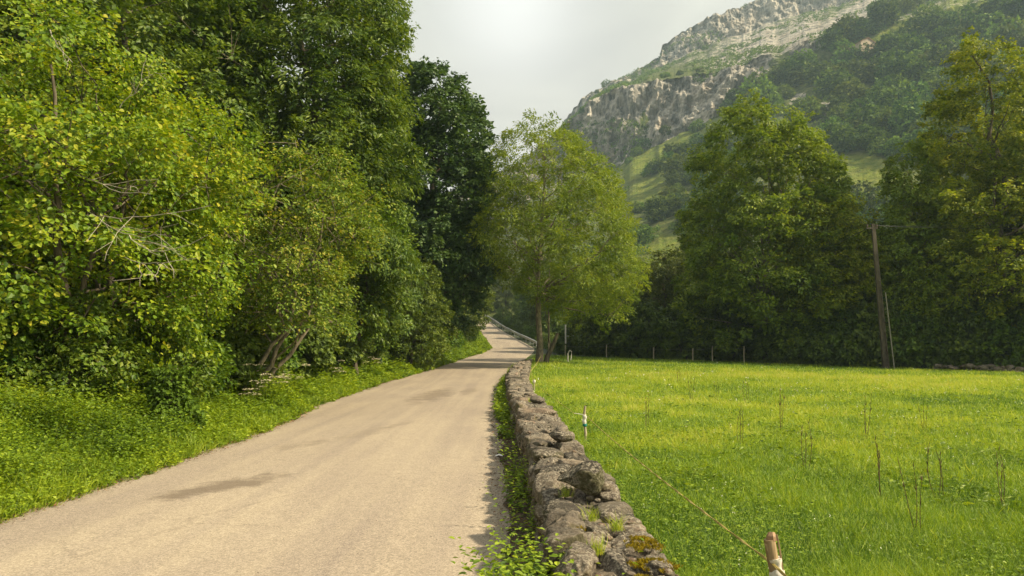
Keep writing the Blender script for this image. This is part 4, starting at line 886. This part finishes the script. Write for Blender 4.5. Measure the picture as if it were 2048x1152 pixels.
# tufts on top of the wall
def tuft(seed):
    r_ = rgen(seed); m = MB(); n = 60; az = r_.random(n)*6.28; leaves(m, r_.normal(0, .022, (n, 3))*np.array([1, 1, 0]), np.stack([np.cos(az)*.5, np.sin(az)*.5, 1+0*az], -1), np.stack([np.sin(az), np.cos(az), .3+0*az], -1), .05+.08*r_.random(n), .004, 'blade', .3+.6*r_.random(n), .3); return m.mesh('grass_tuft', M_grass)
tm = tuft(3)
for i, (px, py, d_, lab) in enumerate([(1180,1040,4.85,'yellowish grass tuft in the middle of the wall top'),(1228,1062,4.6,'thin grass tuft right of the rounded grey stone'),(1190,1105,4.1,'grass tuft on the nearest part of the wall'),(1130,985,5.6,'grass tuft left of the boulder'),(1060,800,14.8,'small tuft on the far part of the wall')]):
    o = bpy.data.objects.new('grass_tuft', tm); COL.objects.link(o); o.location = (XG(px, d_), d_, float(WT(d_))-.01); o.rotation_euler = (0, 0, i); tag(o, lab, 'grass tuft', 'tufts growing on the wall')
# leaf litter and dark soil band between asphalt and wall
mb = MB(); n = 9000; y = scatter_y(rng, n, 2.5, 40, 1.3); u = rng.random(n)**1.6; x = WL(y)-.02-.42*u-.05*rng.normal(size=n); sc = np.clip(y/7, .8, 2); az = rng.random(n)*6.28
leaves(mb, np.stack([x, y, ZR(y)+.042+.02*rng.random(n)*(1-u)], -1), np.stack([np.cos(az), np.sin(az), rng.normal(0, .15, n)], -1), np.array([0, 0, 1])+rng.normal(0, .3, (n, 3)), (.008+.022*rng.random(n))*sc, (.006+.012*rng.random(n))*sc, 'kite', rng.random(n)**1.6)
n = 2200; y = scatter_y(rng, n, 5, 40, 1.2); x = XL(y)+.02+.22*rng.random(n)**2; az = rng.random(n)*6.28; sc = np.clip(y/7, .8, 2.5)
leaves(mb, np.stack([x, y, ZR(y)+.036+.01*rng.random(n)], -1), np.stack([np.cos(az), np.sin(az), rng.normal(0, .1, n)], -1), np.array([0, 0, 1])+rng.normal(0, .2, (n, 3)), (.01+.02*rng.random(n))*sc, (.008+.010*rng.random(n))*sc, 'kite', rng.random(n))
n = 420; y = scatter_y(rng, n, 3, 30, 1.4); x = XL(y)+(XR(y)-XL(y))*rng.random(n)**.6; az = rng.random(n)*6.28
leaves(mb, np.stack([x, y, ZR(y)+.056+0*y], -1), np.stack([np.cos(az), np.sin(az), 0*az], -1), np.array([0, 0, 1])+rng.normal(0, .1, (n, 3)), .008+.02*rng.random(n)**2, .006+.006*rng.random(n), 'kite', .3*rng.random(n))
tag(mb.build('leaf_litter', M_litter), 'brown dead leaves and twigs collected along the road edges', 'leaf litter', kind='stuff')
M_soil = simple('road_edge_soil', (.035,.026,.018), (.12,.09,.06), 20, .95, .8)
sy = np.arange(-3, 46, .04); wv = .12+.32*fbm(np.stack([sy, 0*sy, 0*sy], -1), .9, 91, 6, .6); a = np.stack([WL(sy)-wv, sy, ZR(sy)+.030+0*sy], -1); b = np.stack([WL(sy)+.06, sy, ZR(sy)+.072], -1)
i = np.arange(len(sy)-1); n = len(sy); mb = MB(); mb.add(np.concatenate([a, b]), np.stack([i, i+n, i+n+1, i+1], -1)); tag(mb.build('soil_strip', M_soil), 'dark soil strip between asphalt and wall', 'soil', kind='structure')
# paper scrap
M_paper = simple('paper', (.75,.74,.72), (.85,.85,.83), 10)
mb = MB(); mb.add([(-.05,-.03,.01),(.0,-.04,.025),(.055,-.02,.01),(.05,.03,.02),(0,.035,.035),(-.045,.02,.015)], [(0,1,4,5),(1,2,3,4)]); o = mb.build('paper_scrap', M_paper); o.location = (XG(998, 10.6), 10.6, .05); tag(o, 'small white paper scrap on the asphalt near the wall', 'litter')
# fallen orange leaf
mb = MB(); leaves(mb, np.array([[0, 0, .01]]), np.array([[1, .3, .15]]), np.array([[.1, 0, 1.0]]), .07, .045, 'oval', .95, -.2); o = mb.build('fallen_leaf', simple('orange_leaf', (.28,.12,.03), (.35,.18,.05), 20)); o.location = (XG(1012, 8.8), 8.8, .055); tag(o, 'orange fallen leaf on the dark soil strip by the wall', 'leaf')

# ------------------------------------------------------------------ electric tape fence beside the wall
M_post = simple('split_wood', (.22,.15,.08), (.42,.31,.18), 16, .8, .6, (1, 1, .15)); M_cut = simple('cut_wood', (.24,.13,.07), (.36,.24,.15), 20, .8, .4)
M_bamboo = simple('weathered_cane', (.30,.25,.17), (.50,.44,.32), 14, .7, .3, (1, 1, .2)); M_cloth = simple('white_cloth', (.55,.52,.46), (.72,.69,.62), 9, .9, .6); M_teal = simple('teal_cloth', (.01,.13,.12), (.02,.20,.17), 9)
M_tape = simple('yellow_tape', (.30,.24,.06), (.46,.38,.14), 40, .6, .2)
FP = 'posts of the tape fence along the wall'
px_, d_ = 1540, 3.12; top = np.array(P(1541, 1068, d_)); bx_, by_ = top[0]+.12, d_
bz = float(H(bx_, by_)); post = empty('fence_post', (bx_, by_, bz)); b0_ = np.array([bx_, by_, bz]); tp = top-b0_
def along(t): return tp*t+np.array([0, 0, -.1])*(1-t)
mb = MB(); n = 12; T = np.linspace(0, .975, n); pts = np.array([along(t) for t in T]); pts[:, 0] += .008*np.sin(T*5)
tube(mb, pts, .0215+.002*np.sin(T*9), 9); mb.build('stake', M_post, post, smooth=True)
mb = MB(); e0, e1 = along(.972), along(1.008); tube(mb, [e0, (e0+e1)/2+np.array([.003, 0, 0]), e1+np.array([.006, .004, 0])], [.0222, .020, .013], 6); mb.build('chopped_tip', M_cut, post)
mb = MB(); tube(mb, [along(.80)+np.array([.020, -.010, 0]), along(.90)+np.array([.024, -.010, 0]), along(1.0)+np.array([.023, -.010, 0])], [.005, .005, .003], 5); tube(mb, [along(.86)+np.array([-.018, -.010, 0]), along(.955)+np.array([-.029, -.010, 0])], [.004, .007], 5); mb.build('splinter', M_post, post)
mb = MB(); T = np.linspace(.34, .885, 40); pts = np.array([along(t) for t in T]); rad = .026+.004*np.sin(T*95)+.003*np.sin(T*41+1)+.008*(1-T); tube(mb, pts, rad, 14)
q = mb.v[0].reshape(40, 14, 3); q += (rgen(8).normal(0, .0014, q.shape)).astype(np.float32); mb.build('cloth_wrap', M_cloth, post, smooth=True)
mb = MB(); th = np.linspace(-.5, 7.2, 40); T = np.linspace(.76, .45, 40); tube(mb, [along(t)+np.array([math.cos(a)*.036, math.sin(a)*.036, 0]) for t, a in zip(T, th)], .0022, 4); mb.build('cord', M_stalk, post)
tag(post, 'near wooden stake with chopped tip wrapped in white cloth', 'fence post', FP)
d1 = 11.6; x1 = XG(1168, d1); g1 = float(H(x1, d1)); t1 = np.array(P(1167, 812, d1)); post = empty('fence_post', (x1, d1, g1)); h1 = t1[2]-g1
mb = MB(); T = np.linspace(0, 1, 20); pts = np.stack([.01*np.sin(T*7), 0*T, T*h1-.05*(T == 0)], -1); r = .019+.004*(np.arange(20) % 5 == 0); tube(mb, pts, r, 7); mb.build('stake', M_bamboo, post, smooth=True)
mb = MB(); T = np.linspace(.50, .76, 14); tube(mb, np.stack([.004*np.sin(T*30)-.004, -.004+0*T, T*h1], -1), .030+.004*np.sin(T*47), 9); mb.build('cloth_wrap', M_cloth, post, smooth=True)
mb = MB(); T = np.linspace(.44, .52, 6); tube(mb, np.stack([0*T, -.004+0*T, T*h1], -1), [.026,.034,.035,.034,.033,.027], 9); mb.build('teal_wrap', M_teal, post, smooth=True)
mb = MB(); tube(mb, [(-.16,0,h1*.80),(-.08,0,h1*.785),(-.02,-.03,h1*.765)], .005, 5); mb.build('knot', M_cloth, post)
tag(post, 'weathered cane post with white and teal wrapping beside the wall', 'fence post', FP)
def thin_post(px, d, toppy, lab, r=.02, wrap=True, lean=0.0):
    x = XG(px, d); g = float(H(x, d)); hh = P(px, toppy, d)[2]-g; o = empty('fence_post', (x, d, g)); mb = MB(); tube(mb, [(0,0,-.05),(lean*.5,0,hh*.5),(lean,0,hh)], [r, r*.9, r*.8], 6); mb.build('stake', M_bamboo, o, smooth=True)
    if wrap: mb = MB(); tube(mb, [(lean*.75,0,hh*.74),(lean*.85,-.002,hh*.86),(lean*.97,0,hh*.97)], [r*1.5, r*2.1, r*1.5], 7); mb.build('cloth_wrap', M_cloth, o, smooth=True)
    tag(o, lab, 'fence post', FP); return np.array([x+lean, d, g+hh])
pA = thin_post(1068, 22, 759, 'third post with a white wrapped top, right of the far wall', .022)
pB = thin_post(1056, 28, 737, 'fourth thin post beside the far wall', .02, False, .1)
pC = thin_post(1043, 26.5, 741, 'short pale stick leaning over the far wall', .022, False, -.12)
pD = np.array([XG(1082, 44.3), 44.3, 1.0])
# tape
fence = empty('fence_tape', (0, 0, 0)); 
def rope(a, b, sag, r, twist=True):
    n = 60; t = np.linspace(0, 1, n)[:, None]; c = a+(b-a)*t; c[:, 2] -= sag*4*(t*(1-t))[:, 0]
    mb = MB(); tube(mb, c, r*.7, 5)
    if twist:
        ph = t[:, 0]*np.linalg.norm(b-a)*9; tube(mb, c+np.stack([np.cos(ph)*r, 0*ph, np.sin(ph)*r], -1), r*.5, 4); tube(mb, c-np.stack([np.cos(ph)*r, 0*ph, np.sin(ph)*r], -1), r*.5, 4)
    return mb.build('tape_run', M_tape, fence, smooth=True)
kn = np.array(P(1546, 1128, 3.10)); k1 = np.array([x1+.02, d1-.03, g1+h1*.74])
rope(kn, k1, .035, .0045); rope(np.array([x1-.16, d1, g1+h1*.80]), pA-np.array([0,0,.08]), .02, .004); rope(pA-np.array([0,0,.08]), pB-np.array([0,0,.1]), .02, .005); rope(pB-np.array([0,0,.1]), pD, .05, .009)
bk = np.array([1.0, -3.0, .62]); rope(kn, bk, .03, .0045)
tag(fence, 'twisted yellow fence tape strung from post to post beside the wall', 'tape')

# far meadow fence posts and wire
FF = 'short pale posts at the far edge of the meadow'; pp = MB(); tube(pp, [(0,0,-.1),(0,0,.5),(.02,0,1.0)], [.045,.045,.04], 6); pm = pp.mesh('meadow_post', M_bamboo)
ends = []
for px, s, lab in [(1130,.9,'pale post left of the far meadow edge, near the ash'),(1212,1.0,'first far meadow post right of the ash tree'),(1306,.9,'far meadow post before the dark round tree'),(1384,.9,'far meadow post left of the tallest tree'),(1423,1.1,'far meadow post near the tallest tree'),(1486,1.15,'far meadow post with pale top before the tallest tree')]:
    dd = dedge(px, -.3); x = XG(px, dd); o = bpy.data.objects.new('meadow_post', pm); COL.objects.link(o); o.location = (x, dd, float(H(x, dd))); o.scale = (1, 1, s); tag(o, lab, 'post', FF); ends.append((x, dd, float(H(x, dd))+.85*s))
mb = MB(); tube(mb, ends, .004, 4); tag(mb.build('fence_wire', M_dead), 'thin wire strung between the far meadow posts', 'wire')
# white marker post and the low rail behind it
mb = MB(); tube(mb, [(0,0,-.2),(0,0,1.5)], [.075,.07], 8); tube(mb, [(0,0,1.5),(0,0,1.56)], [.09,.05], 8); o = mb.build('marker_post', simple('white_paint', (.5,.5,.46), (.66,.66,.6), 6), smooth=True); x = XG(1131, 70); o.location = (x, 70, P(1131, 683, 70)[2]); tag(o, 'white marker post standing in the shade right of the ash trunk', 'marker post')
ZM = P(1131, 683, 70)[2]
mb = MB(); tube(mb, [(-.5,0,0),(-.5,0,.5),(.5,0,.55),(.55,0,0)], .04, 6); o = mb.build('low_rail', simple('grey_metal', (.35,.36,.36), (.45,.46,.46), 6, .4, metal=.5), smooth=True); o.location = (XG(1141, 71), 71, P(1141, 683, 71)[2]); tag(o, 'low grey metal rail just right of the white marker post', 'rail')
# white plastic strip on a stub in the meadow corner
mb = MB(); tube(mb, [(0,0,-.1),(.0,0,.55)], [.05,.045], 7); tube(mb, [(.0,0,.5),(.12,0,.72),(.24,0,.66),(.22,0,.3),(.18,0,.1)], .03, 5); o = mb.build('wrapped_stub', M_cloth, smooth=True); x = XG(1135, 47); o.location = (x, 47, float(H(x, 47))); tag(o, 'short stub with a white strip hanging over it, right of the ash foot', 'stub')

# guardrail
gr = empty('guardrail', (0, 0, 0)); gy = np.arange(78, 166, 1.5); gx = XR(gy)+.55; gz_ = ZR(gy)+.62
prof_w = [(-.02, .16), (.05, .11), (.05, .06), (-.01, .0), (.05, -.06), (.05, -.11), (-.02, -.16)]
V = np.concatenate([np.stack([gx-a, gy, gz_+b], -1)[:, None] for a, b in prof_w], 1); n_, m_ = V.shape[:2]; idx = np.arange(n_*m_).reshape(n_, m_)
mb = MB(); mb.add(V.reshape(-1, 3), np.stack([idx[:-1, :-1], idx[:-1, 1:], idx[1:, 1:], idx[1:, :-1]], -1).reshape(-1, 4)); M_galv = simple('galvanised_steel', (.36,.37,.37), (.50,.51,.50), 3, .45, metal=.6); o = mb.build('beam', M_galv, gr, smooth=True); so = o.modifiers.new('solid', 'SOLIDIFY'); so.thickness = .012
for yv in np.arange(79, 165, 4.0):
    mb = MB(); x = float(XR(yv))+.66; z = float(ZR(yv)); box(mb, (x-.05, yv-.06, z-.6), (x+.05, yv+.06, z+.76)); mb.build('post', M_galv, gr)
tag(gr, 'grey steel guardrail along the right of the climbing bend', 'guardrail')

# utility pole
d = 44.4; x = XG(1768, d); g = float(H(x, d)); pole = empty('utility_pole', (x, d, g)); ht = P(1753, 448, d)[2]-g; lx = XG(1753, d)-x
mb = MB(); w0, w1 = .17, .10; zz = np.linspace(-.3, ht, 22)
for k in range(21):
    a, b = zz[k], zz[k+1]; wa, wb = w0+(w1-w0)*a/ht, w0+(w1-w0)*b/ht; ca, cb = lx*a/ht, lx*b/ht
    v = [(ca-wa,-wa*.6,a),(ca+wa,-wa*.6,a),(ca+wa,wa*.6,a),(ca-wa,wa*.6,a),(cb-wb,-wb*.6,b),(cb+wb,-wb*.6,b),(cb+wb,wb*.6,b),(cb-wb,wb*.6,b)]; mb.add(v, [(1,2,6,5),(2,3,7,6),(3,0,4,7)]+([(4,5,6,7)] if k == 20 else []))
    # front face with a recessed panel
    fr = np.array([v[0], v[1], v[5], v[4]]); cc = fr.mean(0); inn = cc+(fr-cc)*np.array([.62, 1, .78]); inb = inn+np.array([0, .06, 0])
    if k > 12: mb.add(fr, [(0,1,2,3)])
    else: mb.add(np.concatenate([fr, inn, inb]), [(0,1,5,4),(1,2,6,5),(2,3,7,6),(3,0,4,7),(4,5,9,8),(5,6,10,9),(6,7,11,10),(7,4,8,11),(8,9,10,11)])
M_pole = simple('weathered_pole', (.05,.042,.032), (.12,.10,.075), 5, .9, .5, (1, 1, .3)); mb.build('shaft', M_pole, pole)
mb = MB(); box(mb, (lx-.42, -.06, ht-.30), (lx+.26, .02, ht-.22)); mb.build('crossarm', M_pole, pole)
for q in (-.36, .0, .20):
    mb = MB(); tube(mb, [(lx+q,-.02,ht-.22),(lx+q,-.02,ht-.14),(lx+q,-.02,ht-.10),(lx+q,-.02,ht-.02)], [.02,.05,.035,.045], 8); mb.build('insulator', simple('glazed_insulator', (.12,.09,.07)), pole, smooth=True)
mb = MB(); a = np.array(P(1771, 585, d-.25))-np.array([x, d, g]); b = np.array([XG(1785, d-.4)-x, -.4, -.1]); tube(mb, [b, (a+b)/2, a], .035, 6); mb.build('brace_pipe', simple('pale_pipe', (.20,.19,.16), (.28,.26,.22), 8, .5), pole, smooth=True)
tag(pole, 'tall weathered utility pole leaning slightly left at the meadow edge', 'utility pole')
M_wire = simple('cable', (.05,.05,.05), (.10,.10,.09), 5)
tp_ = np.array([x+lx, d, g+ht-.1])
for (ex, ey, ez, lab) in [(38, 44, 9.3, 'upper cable running right from the pole top'), (38, 43, 8.7, 'lower cable running right from the pole top'), (12, 62, 3.5, 'cable dropping left from the pole top into the trees')]:
    e = np.array([ex, ey, ez]); t = np.linspace(0, 1, 24)[:, None]; c = tp_+(e-tp_)*t; c[:, 2] -= 1.0*(t*(1-t))[:, 0]; mb = MB(); tube(mb, c, .014, 4); tag(mb.build('overhead_cable', M_wire), lab, 'cable', 'cables of the utility pole')

# low rubble wall at the foot of the right trees
rng = rgen(601); mb = MB()
for i in range(150):
    t = rng.random(); px = 1860+t*300; dd = dedge(px, .2); x = XG(px, dd)+rng.normal(0, .1); y = dd+rng.normal(0, .2); s = .18+.25*rng.random()
    q, f = stone_shape(rng, (s*1.4, s, s*.8)); mb.add(q+np.array([x, y, float(H(x, y))+rng.random()*.30]), f, rng.random())
tag(mb.build('rubble_wall', M_stone, smooth=True), 'low tumbled rubble wall in the shade below the right trees', 'wall')

# ------------------------------------------------------------------ hillside buildings
M_barn = simple('barn_stone', (.34,.27,.20), (.50,.41,.30), .8, .9, .5); M_roof = simple('roof_tiles', (.22,.13,.08), (.34,.20,.12), 1.5, .9, .3); M_hole = simple('door_shade', (.03,.028,.025))
def barn(px, py, d, w, l, h, rz, lab):
    c = P(px, py, d); o = empty('stone_barn', (c[0], c[1], c[2]), rz); mb = MB(); g = h*1.45
    v = [(-w/2,-l/2,-4),(w/2,-l/2,-4),(w/2,l/2,-4),(-w/2,l/2,-4),(-w/2,-l/2,h),(w/2,-l/2,h),(w/2,l/2,h),(-w/2,l/2,h),(0,-l/2,g),(0,l/2,g)]
    mb.add(v, [(1,2,6,5),(3,0,4,7)]); mb.add(v, [(0,1,5,8,4),(2,3,7,9,6)]); mb.build('wall', M_barn, o)
    mb = MB(); e = .35; 
    for s_ in (-1, 1):
        a = [(s_*(w/2+e), -l/2-e, h-e*.8), (s_*(w/2+e), l/2+e, h-e*.8), (0, l/2+e, g+.12), (0, -l/2-e, g+.12)]; b_ = [(q[0], q[1], q[2]+.25) for q in a]
        mb.add(a+b_, [(0,1,2,3),(4,7,6,5),(0,3,7,4),(0,4,5,1),(1,5,6,2)])
    mb.build('roof', M_roof, o)
    mb = MB(); box(mb, (-.6, -l/2-.03, 0), (.6, -l/2+.1, 2.1)); mb.build('door', M_hole, o)
    mb = MB(); box(mb, (-w*.3-.35, -l/2-.03, h*.62), (-w*.3+.35, -l/2+.1, h*.62+.8)); mb.build('window', M_hole, o)
    return tag(o, lab, 'barn', 'stone barns on the hillside')
c = mount_at(1722, 108); barn(1724, 107, c[1]-3, 8.5, 9, 4.2, .25, 'ochre stone barn high on the wooded slope')
c = mount_at(1395, 440); barn(1400, 445, c[1]-2, 4.6, 6.5, 4.2, -.35, 'small stone barn half hidden left of the tallest tree')

# ------------------------------------------------------------------ hillside trees
def hill_tree(seed, R=3.6, h=7.5, n=150, nl=12, tb=.45):
    rr = rgen(seed); p, o, f = crown_points([(.4,R*.7,0,0),(h*.3,R,0,0),(h*.6,R*.95,0,0),(h*.85,R*.55,0,0),(h,R*.1,0,0)], n, rr, seed, .15, .92, .35, .25)
    mb = MB(); spray_leaves(mb, p, o, rr, nl, 1.3, .75, .5, 'kite', .1, .35, tb, .5, seed); tube(mb, [(0,0,-1.5),(0,0,h*.4),(0,0,h*.8)], [.3,.25,.08], 5, .0); return mb.mesh('hillside_tree', M_hill)
hm = [hill_tree(700+i, R, h, tb=t) for i, (R, h, t) in enumerate([(3.6,7.5,.45),(3.0,8.5,.35),(4.2,7.0,.5),(3.2,6.5,.6),(2.8,7.8,.3)])]
def inpoly(px, py, poly):
    r = np.zeros(px.shape, bool); j = len(poly)-1
    for i in range(len(poly)):
        xi, yi = poly[i]; xj, yj = poly[j]
        c = ((yi > py) != (yj > py)) & (px < (xj-xi)*(py-yi)/(yj-yi+1e-9)+xi); r ^= c; j = i
    return r
ZN = [([(1440,215),(1560,135),(1640,125),(1700,60),(1760,20),(1830,-10),(2120,-90),(2140,330),(2000,380),(1790,310),(1720,325),(1640,280),(1560,215),(1480,262)], 'dark broadleaf tree in the dense wood on the right mountainside', 230),
      ([(1240,480),(1262,410),(1290,370),(1310,330),(1370,290),(1420,300),(1480,280),(1520,420),(1450,470),(1400,450),(1330,480),(1290,520)], 'dark tree on the lower slope between the ash and the tallest meadow tree', 55),
      ([(1640,330),(1790,330),(1790,470),(1700,470)], 'tree below the pale clearing behind the yellowish meadow tree', 12)]
rng = rgen(801); flat = PM.reshape(-1, 3); fx, fy, fb = PXg.ravel(), PYg.ravel(), b0.ravel(); palef = pale.ravel(); rockf = rock.ravel()
cnt = 0; HG = 'trees scattered over the mountainside'
zone_pts = []
for poly, lab, n in ZN:
    xs_ = [a for a, _ in poly]; ys_ = [b for _, b in poly]; pts = []; tries = 0
    while len(pts) < n and tries < n*60:
        tries += 1; a = min(xs_)+(max(xs_)-min(xs_))*rng.random(); b = min(ys_)+(max(ys_)-min(ys_))*rng.random()
        if not inpoly(np.array([a]), np.array([b]), poly)[0]: continue
        i = np.argmin((fx-a)**2+(fy-b)**2+(fb == 4)*1e6)
        if palef[i] > (.45 if n > 100 else .22) or (rockf[i] > .75 and rng.random() < .8): continue
        dmin = 22*230/flat[i, 1]*(1 if n > 100 else .75)
        if any((a-q[0])**2+((b-q[1])*1.3)**2 < (dmin*.72)**2 for q in pts): continue
        pts.append((a, b, i))
    for a, b, i in pts:
        o = bpy.data.objects.new('hillside_tree', hm[rng.integers(5)]); COL.objects.link(o); o.location = flat[i]-np.array([0, 0, 1.0]); s = .95+.75*rng.random()**1.5; s *= (1.0+.25*(flat[i, 1] > 300))*(1 if n > 100 else .72)
        o.scale = (s, s, s*(.85+.3*rng.random())); o.rotation_euler = (0, 0, rng.random()*6.28); tag(o, lab, 'tree', lab); cnt += 1
print('hillside trees', cnt)
# single trees and shrubs one can point at on the crags and pastures
for px, py, s, lab in [(1213,172,.95,'lone tree on the skyline of the left crag'),(1195,188,.55,'shrub on the skyline left of the lone tree'),(1165,225,.6,'shrub low on the skyline of the left crag'),(1290,300,1.25,'dark tree at the foot of the grey crag'),(1275,312,.9,'dark tree just left of the one at the crag foot'),(1330,270,.9,'tree at the crag foot farther right'),(1395,262,1.1,'round tree alone on the sloping pasture'),(1470,210,1.4,'large round tree on top of the pasture ridge'),(1455,225,1.1,'tree left of the large round ridge tree'),(1305,350,1.0,'dark tree in the pasture below the crag'),(1325,340,1.2,'dark tree right in the pasture below the crag'),(1258,325,.6,'small tree at the lower end of the crag'),(1410,100,.7,'bush on the ledge below the upper crag'),(1330,155,.7,'bush on the top edge of the lower crag'),(1360,150,.6,'second bush on the top edge of the lower crag'),(1400,145,.6,'third bush on the top edge of the lower crag')]:
    o = bpy.data.objects.new('hillside_tree', hm[rng.integers(5)]); COL.objects.link(o); o.location = mount_at(px, py)-np.array([0, 0, .8]); o.scale = (s, s, s*.9); o.rotation_euler = (0, 0, rng.random()*6.28); tag(o, lab, 'tree', HG)
# scrub: one mass
mb = MB(); pts = []
wgt = np.where(fb == 1, .22, np.where(fb == 2, .9, np.where(fb == 3, .35, .45)))*((fx > 1100) & (fx < 2150))*(fb < 4)
wgt = wgt*(vnoise(flat, .035, 33) > .52)*np.where(palef > .5, .04, 1)
pick = rng.choice(len(flat), 5200, replace=False, p=wgt/wgt.sum())
c = flat[pick]; k = len(c); R = .7+1.5*rng.random(k)**2; m = 20
dirs = nrm(rng.normal(size=(k, m, 3))+np.array([0, -.3, .5])); pos = c[:, None]+dirs*(R[:, None]*(.6+.5*rng.random((k, m))))[..., None]
tt_ = np.clip(.25+.4*rng.random((k, 1))+rng.normal(0, .15, (k, m)), 0, 1)
leaves(mb, pos.reshape(-1, 3), rng.normal(size=(k*m, 3)), dirs.reshape(-1, 3)+rng.normal(0, .4, (k*m, 3)), .9, .65, 'kite', tt_.ravel())
tag(mb.build('mountain_scrub', M_hill), 'low scrub clinging to the crags and mountain slopes', 'scrub', kind='stuff')

# ------------------------------------------------------------------ haze: even pale air inside one closed box
mb = MB(); box(mb, (-450, -80, -3), (900, 1000, 560)); hz_m, nt, out = newmat('haze_air')
pv = N(nt, 'ShaderNodeVolumePrincipled', i_Density=.00033, i_Anisotropy=.1); pv.inputs['Color'].default_value = (.62, .86, 1.0, 1); nt.links.new(pv.outputs[0], out.inputs['Volume'])
tag(mb.build('haze', hz_m), 'thin bluish haze in the valley air', 'haze', kind='stuff')
